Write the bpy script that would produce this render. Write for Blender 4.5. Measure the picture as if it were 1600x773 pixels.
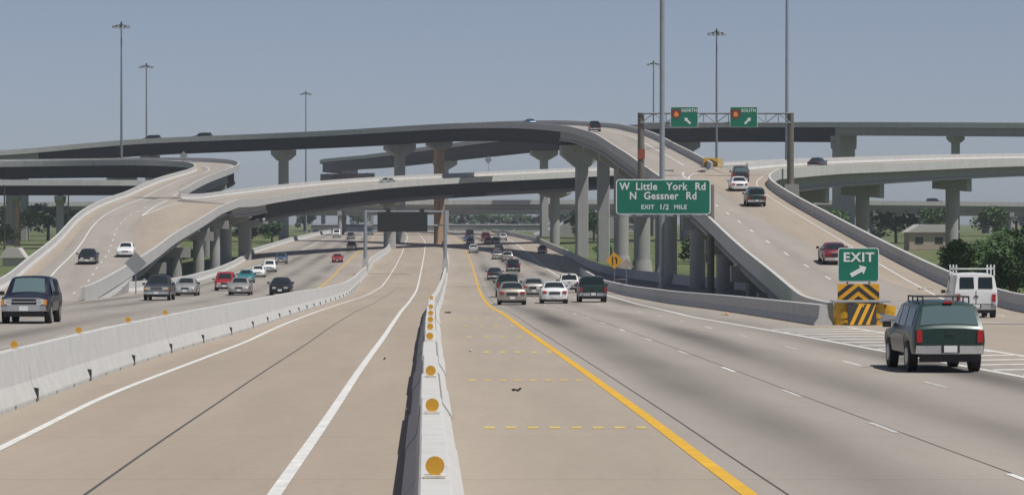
import bpy, math, random
import numpy as np
from mathutils import Vector, Matrix
R_ = math.radians
random.seed(7)
for o in list(bpy.data.objects): bpy.data.objects.remove(o)
SC = bpy.context.scene
COL = SC.collection
# ------------------------------------------------------------------ camera, sky, sun, exposure
F = 4600.0                      # focal length in photo pixels (1600 wide)
CX, HY, CZ = 800.0, 345.0, 7.0  # principal column, horizon row, camera height (z)
cam = bpy.data.cameras.new('camera'); camo = bpy.data.objects.new('camera', cam); COL.objects.link(camo)
cam.sensor_width = 36.0; cam.lens = 36.0 * F / 1600.0
cam.clip_start = 1.0; cam.clip_end = 12000
camo.location = (0, 0, CZ)
camo.rotation_euler = (R_(90) - math.atan((386.5 - HY) / F), 0, 0)
SC.camera = camo
SUN_AZ, SUN_EL = 122.0, 64.0     # clockwise from +Y, degrees
w = bpy.data.worlds.new('World'); SC.world = w; w.use_nodes = True
nt = w.node_tree; nt.nodes.clear()
sky = nt.nodes.new('ShaderNodeTexSky'); sky.sky_type = 'NISHITA'; sky.sun_disc = False
sky.sun_elevation = R_(SUN_EL); sky.sun_rotation = R_(SUN_AZ)
sky.air_density = 0.55; sky.dust_density = 0.5; sky.ozone_density = 3.5; sky.altitude = 30
mixn = nt.nodes.new('ShaderNodeMix'); mixn.data_type = 'RGBA'; mixn.blend_type = 'MULTIPLY'; mixn.inputs[0].default_value = 1.0
mixn.inputs[7].default_value = (1.0, 0.97, 1.0, 1)
hs = nt.nodes.new('ShaderNodeHueSaturation'); hs.inputs['Saturation'].default_value = 0.72
bg = nt.nodes.new('ShaderNodeBackground'); bg.inputs[1].default_value = 0.06
wo = nt.nodes.new('ShaderNodeOutputWorld')
nt.links.new(sky.outputs[0], hs.inputs['Color']); nt.links.new(hs.outputs[0], mixn.inputs[6])
nt.links.new(mixn.outputs[2], bg.inputs[0]); nt.links.new(bg.outputs[0], wo.inputs[0])
sl = bpy.data.lights.new('sun', 'SUN'); sl.energy = 3.6; sl.angle = R_(0.6); sl.color = (1.0, 0.96, 0.9)
so = bpy.data.objects.new('sun', sl); COL.objects.link(so)
a, e = R_(SUN_AZ), R_(SUN_EL)
sd = Vector((math.sin(a) * math.cos(e), math.cos(a) * math.cos(e), math.sin(e)))
so.rotation_euler = sd.to_track_quat('Z', 'Y').to_euler(); so.location = (60, -60, 120)
SC.view_settings.view_transform = 'Standard'; SC.view_settings.look = 'None'
SC.view_settings.gamma = 1; SC.view_settings.use_curve_mapping = False; SC.view_settings.exposure = 0.3
SC.render.engine = 'CYCLES'

# ------------------------------------------------------------------ materials
MATS = {}
def lin(c): return tuple(((v / 255) / 12.92 if v / 255 <= 0.04045 else ((v / 255 + 0.055) / 1.055) ** 2.4) for v in c)
def mat(name, col, rough=0.8, metal=0.0, noise=0.0, scale=1.0, streak=0.0, coat=0.0, bump=0.0, emit=None):
    if name in MATS: return MATS[name]
    m = bpy.data.materials.new(name); m.use_nodes = True
    n = m.node_tree.nodes; l = m.node_tree.links; b = n['Principled BSDF']
    b.inputs['Roughness'].default_value = rough; b.inputs['Metallic'].default_value = metal
    b.inputs['Coat Weight'].default_value = coat; b.inputs['Coat Roughness'].default_value = 0.08
    b.inputs['Base Color'].default_value = (*col, 1)
    if noise > 0:
        tc = n.new('ShaderNodeNewGeometry')
        nz = n.new('ShaderNodeTexNoise'); nz.inputs['Scale'].default_value = scale; nz.inputs['Detail'].default_value = 7; nz.inputs['Roughness'].default_value = 0.65
        l.new(tc.outputs['Position'], nz.inputs['Vector'])
        fac = nz.outputs['Fac']
        if streak > 0:
            mp = n.new('ShaderNodeMapping'); mp.inputs['Scale'].default_value = (1.6, 1.6, 0.12)
            l.new(tc.outputs['Position'], mp.inputs[0])
            n2 = n.new('ShaderNodeTexNoise'); n2.inputs['Scale'].default_value = 1.0; n2.inputs['Detail'].default_value = 5
            l.new(mp.outputs[0], n2.inputs['Vector'])
            mm = n.new('ShaderNodeMix'); mm.data_type = 'FLOAT'; mm.inputs[0].default_value = streak
            l.new(fac, mm.inputs[2]); l.new(n2.outputs['Fac'], mm.inputs[3]); fac = mm.outputs[0]
        cr = n.new('ShaderNodeValToRGB')
        cr.color_ramp.elements[0].position = 0.25; cr.color_ramp.elements[1].position = 0.75
        cr.color_ramp.elements[0].color = (*[c * (1 - noise) for c in col], 1)
        cr.color_ramp.elements[1].color = (*[min(1, c * (1 + noise)) for c in col], 1)
        l.new(fac, cr.inputs[0]); l.new(cr.outputs[0], b.inputs['Base Color'])
        if bump > 0:
            bp = n.new('ShaderNodeBump'); bp.inputs['Strength'].default_value = bump; bp.inputs['Distance'].default_value = 0.02
            l.new(fac, bp.inputs['Height']); l.new(bp.outputs[0], b.inputs['Normal'])
    MATS[name] = m
    return m
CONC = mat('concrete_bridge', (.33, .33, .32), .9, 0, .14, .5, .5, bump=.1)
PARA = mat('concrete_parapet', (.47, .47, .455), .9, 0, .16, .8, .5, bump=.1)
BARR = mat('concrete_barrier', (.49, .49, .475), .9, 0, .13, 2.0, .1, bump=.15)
RUSTC = mat('rust_stained_concrete', (.40, .27, .17), .9, 0, .45, .35, .7)
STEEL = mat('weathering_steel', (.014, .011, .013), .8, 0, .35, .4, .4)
GALV = mat('galvanised_steel', (.34, .37, .40), .5, .35, .12, 1.2)
GALVD = mat('dark_galvanised', (.20, .22, .24), .55, .3, .12, 1.0)
POSTB = mat('brown_steel_post', (.17, .155, .13), .7, .1, .2, 1.2, .5)
WHITE = mat('white_paint_line', (.62, .62, .60), .7, 0, .25, 3.0)
WHITED = mat('worn_white_paint', (.46, .45, .43), .8, 0, .3, 4.0)
YELL = mat('yellow_paint_line', (.62, .36, .03), .7, 0, .15, 2.0)
YELLD = mat('worn_yellow_paint', (.55, .42, .13), .8, 0, .25, 6.0)
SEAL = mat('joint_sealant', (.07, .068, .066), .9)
BLACK = mat('black_rubber', (.018, .018, .018), .75)
DARK = mat('dark_plastic', (.025, .026, .028), .6)
GREEN = mat('sign_green', (.004, .17, .105), .45, 0, .06, 2)
SWHITE = mat('sign_white', (.78, .79, .78), .5)
SYEL = mat('sign_yellow', (.75, .37, .015), .5)
SBLK = mat('sign_black', (.03, .03, .03), .6)
SMAR = mat('sign_maroon', (.20, .03, .04), .5)
SORG = mat('sign_orange', (.75, .30, .05), .5)
SBROWN = mat('sign_brown_red', (.30, .07, .04), .6)
ALUM = mat('sign_back_aluminium', (.30, .32, .33), .6, .2)
BARREL = mat('yellow_plastic', (.60, .34, .02), .5, 0, .25, 3)
AMBER = mat('amber_reflector', (.62, .33, .03), .35)
LENS = mat('lamp_lens', (.75, .78, .8), .2)
CHROME = mat('chrome', (.65, .66, .67), .18, .9)
GLASS = mat('vehicle_glass', (.018, .026, .028), .06, 0)
GLASSB = mat('vehicle_glass_painted_sky', (.10, .15, .16), .08, 0)  # paler teal glass, sky reflection put into the base colour
TAIL = mat('tail_light_red', (.42, .012, .015), .25)
HEADL = mat('headlight_glass', (.62, .63, .62), .12, .2)
RIM = mat('wheel_rim', (.38, .39, .40), .35, .7)
WOOD = mat('dark_wood', (.05, .042, .036), .9, 0, .3, 2)
BARK = mat('bark', (.07, .05, .035), .9, 0, .3, 2)
LEAFS = [mat('leaf_a', (.045, .10, .022), .7, 0, .55, .8), mat('leaf_b', (.035, .075, .025), .7, 0, .55, .6), mat('leaf_c', (.06, .115, .03), .7, 0, .5, .7)]
TAN = mat('tan_wall', (.42, .35, .28), .9, 0, .1, .5)
ROOFM = mat('pale_roof', (.5, .48, .46), .8, 0, .1, .5)
LITW = mat('litter_pale', (.6, .57, .5), .9, 0, .3, 8)

def road_mat(name, base, lane0, lane1, dark, brown=(.315, .275, .232)):
    """concrete paving: u (metres from the yellow line) drives the oil bands, v the joints"""
    m = bpy.data.materials.new(name); m.use_nodes = True
    n = m.node_tree.nodes; l = m.node_tree.links; b = n['Principled BSDF']; b.inputs['Roughness'].default_value = .88
    def math_(op, a_, b_=None, c_=None):
        q = n.new('ShaderNodeMath'); q.operation = op
        for i, v in enumerate((a_, b_, c_)):
            if v is None: continue
            if isinstance(v, (int, float)): q.inputs[i].default_value = v
            else: l.new(v, q.inputs[i])
        return q.outputs[0]
    uv = n.new('ShaderNodeUVMap'); sp = n.new('ShaderNodeSeparateXYZ'); l.new(uv.outputs[0], sp.inputs[0])
    u, v = sp.outputs[0], sp.outputs[1]
    def noise(sx, sy, det=6):
        mp = n.new('ShaderNodeMapping'); mp.inputs['Scale'].default_value = (sx, sy, 1); l.new(uv.outputs[0], mp.inputs[0])
        z = n.new('ShaderNodeTexNoise'); z.inputs['Scale'].default_value = 1; z.inputs['Detail'].default_value = det; z.inputs['Roughness'].default_value = .6
        l.new(mp.outputs[0], z.inputs['Vector']); return z.outputs['Fac']
    big = noise(.25, .02, 4); fine = noise(6, 2.5, 8); mid = noise(.9, .12, 5); slow = noise(.10, .011, 3)
    ph = math_('COSINE', math_('MULTIPLY', math_('SUBTRACT', u, 1.83), 2 * math.pi / 3.66))
    band = math_('POWER', math_('MAXIMUM', math_('ADD', math_('MULTIPLY', ph, .5), .5), 0.0), 1.7)
    inl = math_('MULTIPLY', math_('GREATER_THAN', u, lane0), math_('LESS_THAN', u, lane1))
    along = math_('ADD', math_('MULTIPLY', math_('SMOOTH_MAX', math_('SUBTRACT', slow, .40), 0.0, .1), 4.2), .12)
    band = math_('MULTIPLY', math_('MULTIPLY', band, inl), along)
    dk = math_('SUBTRACT', 1.0, math_('MULTIPLY', math_('MINIMUM', band, 1.0), dark))
    val = math_('ADD', math_('MULTIPLY', math_('SUBTRACT', fine, .5), .22), math_('MULTIPLY', math_('SUBTRACT', big, .5), .5))
    val = math_('ADD', val, math_('MULTIPLY', math_('SUBTRACT', mid, .5), .24))
    val = math_('MULTIPLY', math_('ADD', val, 1.0), dk)
    jt = math_('LESS_THAN', math_('FRACT', math_('DIVIDE', v, 9.2)), .006)
    val = math_('MULTIPLY', val, math_('SUBTRACT', 1.0, math_('MULTIPLY', jt, .28)))
    mixc = n.new('ShaderNodeMix'); mixc.data_type = 'RGBA'; l.new(inl, mixc.inputs[0])
    mixc.inputs[6].default_value = (*brown, 1); mixc.inputs[7].default_value = (*base, 1)
    sc = n.new('ShaderNodeVectorMath'); sc.operation = 'SCALE'; l.new(mixc.outputs[2], sc.inputs[0]); l.new(val, sc.inputs['Scale'])
    l.new(sc.outputs[0], b.inputs['Base Color'])
    bp = n.new('ShaderNodeBump'); bp.inputs['Strength'].default_value = .12; bp.inputs['Distance'].default_value = .01
    l.new(fine, bp.inputs['Height']); l.new(bp.outputs[0], b.inputs['Normal'])
    MATS[name] = m; return m
ROAD_R = road_mat('paving_right', (.30, .27, .236), 0.0, 11.2, .68, (.325, .278, .226))
ROAD_L = road_mat('paving_left', (.285, .258, .228), 0.0, 14.8, .5)
ROAD_H = road_mat('paving_hov', (.30, .265, .225), 50, 60, 0, (.322, .272, .218))
ROAD_RAMP = road_mat('paving_ramp', (.315, .285, .25), 1.6, 9.0, .15, (.33, .28, .225))
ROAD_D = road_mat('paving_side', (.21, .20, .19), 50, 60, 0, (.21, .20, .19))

def ground_mat():
    m = bpy.data.materials.new('grass_ground'); m.use_nodes = True
    n = m.node_tree.nodes; l = m.node_tree.links; b = n['Principled BSDF']; b.inputs['Roughness'].default_value = .95
    g = n.new('ShaderNodeNewGeometry'); z = n.new('ShaderNodeTexNoise'); z.inputs['Scale'].default_value = .06; z.inputs['Detail'].default_value = 9; z.inputs['Roughness'].default_value = .7
    l.new(g.outputs['Position'], z.inputs['Vector']); c = n.new('ShaderNodeValToRGB')
    c.color_ramp.elements[0].color = (.05, .085, .02, 1); c.color_ramp.elements[1].color = (.15, .16, .06, 1)
    c.color_ramp.elements[0].position = .35; c.color_ramp.elements[1].position = .7
    l.new(z.outputs['Fac'], c.inputs[0]); l.new(c.outputs[0], b.inputs['Base Color']); return m
GRASS = ground_mat()

# ------------------------------------------------------------------ mesh helpers
ORIG = {}
def empty(name, loc, label=None, cat=None, group=None, rotz=0):
    o = bpy.data.objects.new(name, None); o.empty_display_size = .3; COL.objects.link(o)
    o.location = loc; o.rotation_euler = (0, 0, rotz); ORIG[o] = Vector(loc)
    if label: o['label'] = label; o['category'] = cat
    if group: o['group'] = group
    return o
def tag(o, label, cat, group=None):
    o['label'] = label; o['category'] = cat
    if group: o['group'] = group
    return o
class MB:
    def __init__(s): s.v = []; s.f = []; s.uv = None
    def add(s, vs, fs):
        k = len(s.v); s.v += [tuple(p) for p in vs]; s.f += [tuple(i + k for i in f) for f in fs]; return s
    def box(s, c, d, M=None):
        x, y, z = c; a_, b_, h = d[0] / 2, d[1] / 2, d[2] / 2
        vs = [Vector((x + i * a_, y + j * b_, z + k * h)) for k in (-1, 1) for j in (-1, 1) for i in (-1, 1)]
        if M is not None: vs = [M @ p for p in vs]
        return s.add(vs, [(0, 2, 3, 1), (4, 5, 7, 6), (0, 1, 5, 4), (2, 6, 7, 3), (0, 4, 6, 2), (1, 3, 7, 5)])
    def tube(s, p, q, r0, r1=None, n=10, caps=True):
        r1 = r0 if r1 is None else r1
        p, q = Vector(p), Vector(q); d = (q - p).normalized()
        u = d.orthogonal().normalized(); w_ = d.cross(u)
        vs = [];
        for c, r in ((p, r0), (q, r1)):
            for i in range(n):
                t = 2 * math.pi * i / n; vs.append(c + (u * math.cos(t) + w_ * math.sin(t)) * r)
        fs = [(i, (i + 1) % n, n + (i + 1) % n, n + i) for i in range(n)]
        if caps: fs += [tuple(reversed(range(n))), tuple(range(n, 2 * n))]
        return s.add(vs, fs)
    def prism(s, poly, y0, y1, M=None):
        """polygon in (x,z) extruded along y"""
        n = len(poly); vs = [Vector((p[0], y0, p[1])) for p in poly] + [Vector((p[0], y1, p[1])) for p in poly]
        if M is not None: vs = [M @ p for p in vs]
        return s.add(vs, [tuple(range(n)), tuple(reversed(range(n, 2 * n)))] + [(i, n + i, n + (i + 1) % n, (i + 1) % n) for i in range(n)])
    def sweep(s, path, norm, prof, caps=True):
        """closed profile [(u,z)] swept along path (points) with horizontal outward normals"""
        n = len(prof); m = len(path); vs = []
        for p, q in zip(path, norm):
            for (u, z) in prof: vs.append((p[0] + q[0] * u, p[1] + q[1] * u, p[2] + z))
        fs = []
        for i in range(m - 1):
            for j in range(n):
                fs.append((i * n + j, i * n + (j + 1) % n, (i + 1) * n + (j + 1) % n, (i + 1) * n + j))
        if caps: fs += [tuple(range(n)), tuple(reversed(range((m - 1) * n, m * n)))]
        return s.add(vs, fs)
    def mesh(s, name, off=Vector((0, 0, 0)), smooth=None):
        me = bpy.data.meshes.new(name)
        me.from_pydata([(p[0] - off[0], p[1] - off[1], p[2] - off[2]) for p in s.v], [], s.f)
        import bmesh
        b = bmesh.new(); b.from_mesh(me); bmesh.ops.recalc_face_normals(b, faces=b.faces); b.to_mesh(me); b.free()
        if s.uv is not None:
            ul = me.uv_layers.new(name='UVMap'); co = [0.0] * (2 * len(me.loops))
            for lp in me.loops: co[2 * lp.index], co[2 * lp.index + 1] = s.uv[lp.vertex_index]
            ul.data.foreach_set('uv', co)
        if smooth:
            me.polygons.foreach_set('use_smooth', [True] * len(me.polygons)); me.set_sharp_from_angle(angle=R_(smooth))
        return me
    def build(s, name, m, parent=None, local=False, smooth=None, base=None):
        off = Vector((0, 0, 0))
        if parent is not None and not local: off = ORIG[parent]
        if parent is None and base is not None: off = Vector(base)
        o = bpy.data.objects.new(name, s.mesh(name, off, smooth)); COL.objects.link(o)
        o.data.materials.append(m)
        if parent is not None: o.parent = parent
        elif base is not None: o.location = base
        ORIG[o] = off
        return o
def sub(o, parent):   # put an object built in the same frame under a part
    o.parent = parent; return o

# ------------------------------------------------------------------ main road profile
PD = [-60, 0, 35, 51, 75, 110, 153, 190, 230, 300, 386, 450, 560, 620, 665, 750, 900, 1200, 1500]
PZ = [4.8, 4.25, 3.8, 3.55, 3.3, 2.95, 2.3, 1.65, 1.1, .3, -.1, 0, .8, 1.7, 2.4, 3.0, 3.5, 3.2, 3.0]
_d = np.arange(-60, 1500, 1.0); _z = np.interp(_d, PD, PZ)
_k = np.hanning(31); _k /= _k.sum(); _zp = np.pad(_z, 15, mode='edge'); _z = np.convolve(_zp, _k, 'valid')
def zr(d): return float(np.interp(d, _d, _z))
_yy = HY + (CZ - _z) * F / np.maximum(_d, 1.0)
def px(x, y):            # pixel of a point on the main road -> (X, d)
    lo, hi = 25.0, 1400.0
    f = lambda d: HY + (CZ - zr(d)) * F / d - y
    for _ in range(50):
        m = .5 * (lo + hi)
        if f(m) > 0: lo = m
        else: hi = m
    return ((x - CX) / F * lo, lo)
def W(x, y, d): return Vector(((x - CX) / F * d, d, CZ + (HY - y) / F * d))
class Curve:             # X as a function of d along the main road
    def __init__(s, pxs=(), xd=()):
        p = [px(*q) for q in pxs] + list(xd); p.sort(key=lambda q: q[1])
        s.d = np.array([q[1] for q in p]); s.x = np.array([q[0] for q in p])
        g = np.arange(s.d[0], s.d[-1] + 1, 2.0)
        if len(g) > 20:
            x = np.interp(g, s.d, s.x); k = np.hanning(13); k /= k.sum()
            xs = np.convolve(np.pad(x, 6, mode='reflect', reflect_type='odd'), k, 'valid'); s.d, s.x = g, xs
    def __call__(s, d):
        if d < s.d[0]: return float(s.x[0] + (s.x[5] - s.x[0]) / (s.d[5] - s.d[0]) * (d - s.d[0])) if len(s.d) > 5 else float(s.x[0])
        if d > s.d[-1]: return float(s.x[-1] + (s.x[-1] - s.x[-6]) / (s.d[-1] - s.d[-6]) * (d - s.d[-1])) if len(s.d) > 6 else float(s.x[-1])
        return float(np.interp(d, s.d, s.x))
FARX = lambda x9, x13: [(x9, 900), (x13, 1300)]
YR = Curve([(1172, 773), (1082, 707), (1022, 658), (976, 626), (906, 575), (860, 543), (815, 512), (790, 492), (767, 480), (752.5, 462), (742.5, 430), (737, 412), (731, 397), (722, 380)], FARX(-21, -50))
CB = Curve([(676, 770), (671, 600), (674, 495), (690, 452), (698, 412), (697, 395)], [(-14.8, 640)] + FARX(-25, -54))
HR = Curve([(430, 770), (560, 580), (603, 522), (630, 482), (650, 455), (657.5, 425), (665, 380)], FARX(-29, -58))
HL = Curve([(0, 700), (152, 622), (390, 532), (455, 502), (530, 475), (575, 460), (597, 447), (612, 425), (630, 390), (637, 372)], FARX(-32.5, -61.5))
LB = Curve([(-6, 641), (148, 584), (273, 544), (381, 514), (480, 482), (540, 461), (560, 441), (580, 412), (606, 393)], [(-27, 680)] + FARX(-37, -66))
YL = Curve([(530, 420), (497, 450), (555, 397), (580, 376)], [(-11.3, 40), (-11.8, 75), (-12, 110), (-15.2, 185), (-17.2, 255)] + FARX(-41, -70))
RE = Curve([(1600, 589), (1383, 549), (1179, 512), (1080, 495), (962, 465), (875, 432), (825, 395)], [(13.2, 50), (-1.5, 720)] + FARX(-9, -38))
RBd = [(12.45, 117), (11.2, 165), (10.8, 178), (9.3, 235), (8.9, 277), (9.1, 340), (9.4, 400)]
RB = Curve((), RBd)
ENT = Curve((), [(27, 200), (24, 240), (19, 300), (14.5, 360), (12.4, 405), (9.8, 555), (4.9, 675), (-2, 800), (-6, 900), (-34, 1300)])
LE = Curve((), [(-30, 30), (-33, 120), (-38.2, 200), (-40.5, 232), (-33, 250), (-35, 320), (-46, 510), (-49.5, 565), (-50, 710), (-55, 900), (-84, 1300)])

def sheet(name, xl, xr, d0, d1, m, ref, dz=0.0, nc=6, step=4.0, flip=1):
    ds = np.arange(d0, d1 + .01, step); mb = MB(); uv = []
    for d in ds:
        a_, b_ = xl(d), xr(d); z = zr(d) + dz
        for i in range(nc + 1):
            x = a_ + (b_ - a_) * i / nc; mb.v.append((x, d, z)); uv.append((flip * (x - ref(d)), d))
    for i in range(len(ds) - 1):
        for j in range(nc):
            k = i * (nc + 1) + j; mb.f.append((k, k + 1, k + nc + 2, k + nc + 1))
    mb.uv = uv
    o = mb.build(name, m); o['kind'] = 'structure'; return o
# ground sheet
g = MB(); xs = [-1600, -1000, -600, -300, -150, -90, -45, 0, 45, 90, 150, 300, 600, 1000, 1600]
ds = list(np.arange(-60, 1480, 15.0)) + [1600, 2000, 2600, 3200]
for d in ds:
    for x in xs: g.v.append((x, d, (zr(d) if d < 1480 else 3.0) - .32))
n_ = len(xs)
for i in range(len(ds) - 1):
    for j in range(n_ - 1): k = i * n_ + j; g.f.append((k, k + 1, k + n_ + 1, k + n_))
go = g.build('ground', GRASS); go['kind'] = 'structure'
right_edge = lambda d: 30.0 if d < 150 else (30 + (RB(160) - 30) * (d - 150) / 10 if d < 160 else (RB(d) if d < 400 else ENT(d)))
road_r = sheet('right_carriageway', CB, right_edge, -20, 1300, ROAD_R, YR, 0, 10)
road_h = sheet('hov_lanes', LB, CB, -20, 1300, ROAD_H, HR)
road_l = sheet('left_carriageway', LE, LB, -20, 1300, ROAD_L, YL, 0, 10, flip=-1)
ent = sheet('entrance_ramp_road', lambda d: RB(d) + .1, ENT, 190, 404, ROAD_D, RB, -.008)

def line(parent, name, cur, d0, d1, wd, m, off=0.0, dz=.006, step=4.0):
    n = max(1, int(math.ceil((d1 - d0) / step))); mb = MB()
    for i in range(n + 1):
        d = d0 + (d1 - d0) * i / n; x = cur(d) + off; z = zr(d) + dz
        mb.v += [(x - wd / 2, d, z), (x + wd / 2, d, z)]
    for i in range(n): k = 2 * i; mb.f.append((k, k + 1, k + 3, k + 2))
    return mb.build(name, m, parent)
line(road_r, 'yellow_edge_line', YR, 20, 900, .2, YELL)
line(road_l, 'yellow_edge_line', YL, 60, 900, .2, YELL)
line(road_h, 'white_edge_line', HR, 20, 1000, .17, WHITE)
line(road_h, 'white_edge_line', HL, 25, 1000, .15, WHITE)
JT = Curve([(133, 772), (273, 673), (400, 588), (487, 532), (555, 487), (617, 452)])
line(road_h, 'joint_sealant', JT, 25, 285, .045, SEAL, dz=.004)
line(road_r, 'joint_sealant', YR, 30, 400, .03, SEAL, .45, dz=.004)
line(road_r, 'joint_sealant', YR, 30, 300, .022, SEAL, 3.75, dz=.004)
RE2 = Curve((), [(RE(120) + .0, 119), (RE(60), 60)])
line(road_r, 'white_edge_line', RE, 40, 700, .2, WHITE)
GL = Curve([(1600, 556), (1530, 545), (1430, 528)], [(14.9, 55)])
line(road_r, 'white_edge_line', GL, 60, 114, .22, WHITE)
for i in range(16):                       # chevron hatch lines in the exit gore
    d = 66 + i * 3.1
    if d > 112: break
    a_, b_ = RE(d) + .15, GL(d + 1.0) - .15
    if b_ - a_ < .4: continue
    mb = MB(); z0, z1 = zr(d) + .006, zr(d + 1.0) + .006
    mb.add([(a_, d, z0), (b_, d + 1.0, z1), (b_, d + 1.5, z1), (a_, d + .5, z0)], [(0, 1, 2, 3)]); mb.build('gore_hatch_line', WHITE, road_r)
for ln in (1, 2):
    for i in range(40):                   # lane dashes, 12.2 m cycle
        d = 36.3 + i * 12.2 + (0 if ln == 1 else 4)
        if ln == 2 and d < 52: continue
        line(road_r, 'lane_dash', YR, d - 1.5, d + 1.5, .11, WHITED if i % 3 else WHITE, 3.66 * ln * (1 - .0003 * (d - 60)))
for ln in (1, 2, 3):
    for i in range(36):
        d = 62 + i * 12.2 + ln * 3
        line(road_l, 'lane_dash', YL, d - 1.5, d + 1.5, .11, WHITED, -3.6 * ln)
LW = Curve([(465, 394), (520, 370), (97, 472), (225, 468), (300, 447), (390, 418)])
line(road_l, 'white_edge_line', LW, 205, 700, .16, WHITE)
# rows of short yellow marks on the inside shoulder
for (y, x0, x1, n) in ((668, 765, 1002, 8), (594, 738, 905, 8), (550, 760, 858, 5), (526, 733, 838, 5), (509, 728, 800, 4), (497, 724, 780, 4)):
    for i in range(n):
        X, d = px(x0 + (x1 - x0) * i / (n - 1), y); z = zr(d) + .007
        mb = MB(); mb.add([(X - .07, d - .07, z), (X + .07, d - .07, z), (X + .07, d + .07, z), (X - .07, d + .07, z)], [(0, 1, 2, 3)])
        mb.v = [(X + (p[0] - X) * 1.25, d + (p[1] - d) * (3.6 if y > 560 else 6.0), p[2] + (zr(d + (p[1] - d) * 2.6) - zr(d))) for p in mb.v]
        mb.build('yellow_shoulder_mark', YELLD, road_r)

# ------------------------------------------------------------------ barriers
def normals(path):
    out = []
    for i in range(len(path)):
        p, q = Vector(path[max(0, i - 1)]), Vector(path[min(len(path) - 1, i + 1)])
        t = q - p; t.z = 0; t.normalize(); out.append((t.y, -t.x))     # right-hand normal
    return out
def cpath(cur, d0, d1, step=2.0, dz=0.0, off=0.0):
    n = max(1, int(round((d1 - d0) / step)))
    return [(cur(d0 + (d1 - d0) * i / n) + off, d0 + (d1 - d0) * i / n, zr(d0 + (d1 - d0) * i / n) + dz) for i in range(n + 1)]
FPROF = [(-.36, -.05), (-.36, .08), (-.20, .32), (-.145, .80), (-.125, .82), (.125, .82), (.145, .80), (.20, .32), (.36, .08), (.36, -.05)]
def scale_prof(p, h, wd=1.0): return [(u * wd, z * h if z > 0 else z) for u, z in p]
def reflector(parent, x, d, z, r=.085):
    mb = MB(); mb.tube((x, d - .015, z + r + .02), (x, d + .015, z + r + .02), r, n=14); o = mb.build('reflector', AMBER, parent)
    MB().box((x, d + .012, z + .012), (.19, .16, .024)).build('reflector_base', LITW, parent); return o
med = empty('median_barrier', (CB(35), 35, zr(35)), 'pale concrete median barrier with round amber reflectors on its top', 'barrier')
d = -4.0; i = 0
while d < 690:
    L_ = 9.1 if d < 320 else 18.2
    p = cpath(CB, d + .015, d + L_ - .015, 2.3, dz=random.uniform(-.006, .006), off=random.uniform(-.02, .02))
    MB().sweep(p, normals(p), FPROF).build('barrier_segment', BARR, med)
    if d < 200:
        for s_ in (-1, 1): MB().box((CB(d + L_ - .4) + s_ * .285, d + L_ - .4, zr(d + L_ - .4) + .07), (.08, .22, .09)).build('lifting_slot', DARK, med)  # dark blocks imitate the shade of recessed lifting slots
    d += L_; i += 1
for (x, y) in ((676, 728), (677, 633), (679, 579), (677.5, 525), (677, 510), (676.5, 499), (676, 489), (676, 479), (680, 465)):
    # height of barrier top .82: solve for the depth on the barrier's top
    lo, hi = 20, 600
    for _ in range(40):
        m_ = .5 * (lo + hi)
        if HY + (CZ - zr(m_) - .92) * F / m_ > y: lo = m_
        else: hi = m_
    reflector(med, CB(lo), lo, zr(lo) + .82)
hov = empty('left_median_barrier', (LB(60), 60, zr(60)), 'tall concrete barrier with drainage notches along its foot beside the car pool lanes', 'barrier')
hov.name = 'notched_barrier'
d = 30.0
NOTCH = [(-.325, .07), (-.32, .10), (-.20, .42), (-.10, 1.05), (.10, 1.05), (.20, .42), (.32, .10), (.325, .07)]
FOOT = [(-.327, -.05), (-.327, .073), (.327, .073), (.327, -.05)]
while d < 690:
    L_ = 9.1 if d < 320 else 18.2
    p = cpath(LB, d + .015, d + L_ - .015, 2.3)
    seg = MB().sweep(p, normals(p), NOTCH)
    nf = 3 if d < 320 else 1
    for k in range(nf):
        g0 = d + .25 + k * (L_ - .25) / nf; p2 = cpath(LB, g0, g0 + (L_ - .25) / nf - .24, 1.5); seg.sweep(p2, normals(p2), FOOT)
    seg.build('barrier_segment', BARR, hov)
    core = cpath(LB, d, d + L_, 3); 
    MB().sweep(core, normals(core), [(-.12, -.04), (-.2, .068), (.2, .068), (.12, -.04)]).build('painted_shade_core', SEAL, hov)  # dark core colour stands in for the shade inside the drain notches
    if d < 320:
        x = LB(d); m2 = MB(); m2.prism([(x + .18, zr(d) + .28), (x + .335, zr(d) + .26), (x + .335, zr(d) + .08), (x + .26, zr(d) + .08)], d - .06, d + .1); m2.build('joint_bracket', DARK, hov)
    d += L_
for (x, y) in ((22, 540), (123, 519), (200, 503), (258, 492)):
    lo, hi = 20, 600
    for _ in range(40):
        m_ = .5 * (lo + hi)
        if LB(m_) / m_ * F + CX < x: lo = m_
        else: hi = m_
    reflector(hov, LB(lo), lo, zr(lo) + 1.05, .07)
rb = empty('roadside_barrier', (RB(200), 200, zr(200)), 'grey concrete barrier curving along the right shoulder from the crash cushion', 'barrier')
d = 117.5
while d < 398:
    p = cpath(RB, d + .006, min(400, d + 14.1) - .006, 2.0); MB().sweep(p, normals(p), FPROF).build('barrier_segment', BARR, rb); d += 14.1
er = empty('retaining_barrier', (ENT(450), 450, zr(450)), 'concrete barrier beside the shaded entrance ramp under the tall columns', 'barrier')
d = 205
while d < 880:
    p = cpath(ENT, d + .01, d + 24, 3.0); MB().sweep(p, normals(p), scale_prof(FPROF, 1.25)).build('barrier_segment', BARR, er); d += 24
lw = empty('shoulder_barrier', (LE(400), 400, zr(400)), 'low concrete wall along the outer shoulder under the left ramp', 'barrier')
d = 252
while d < 880:
    p = cpath(LE, d + .01, d + 18, 3.0); MB().sweep(p, normals(p), scale_prof(FPROF, 1.1)).build('barrier_segment', BARR, lw); d += 18

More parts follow.
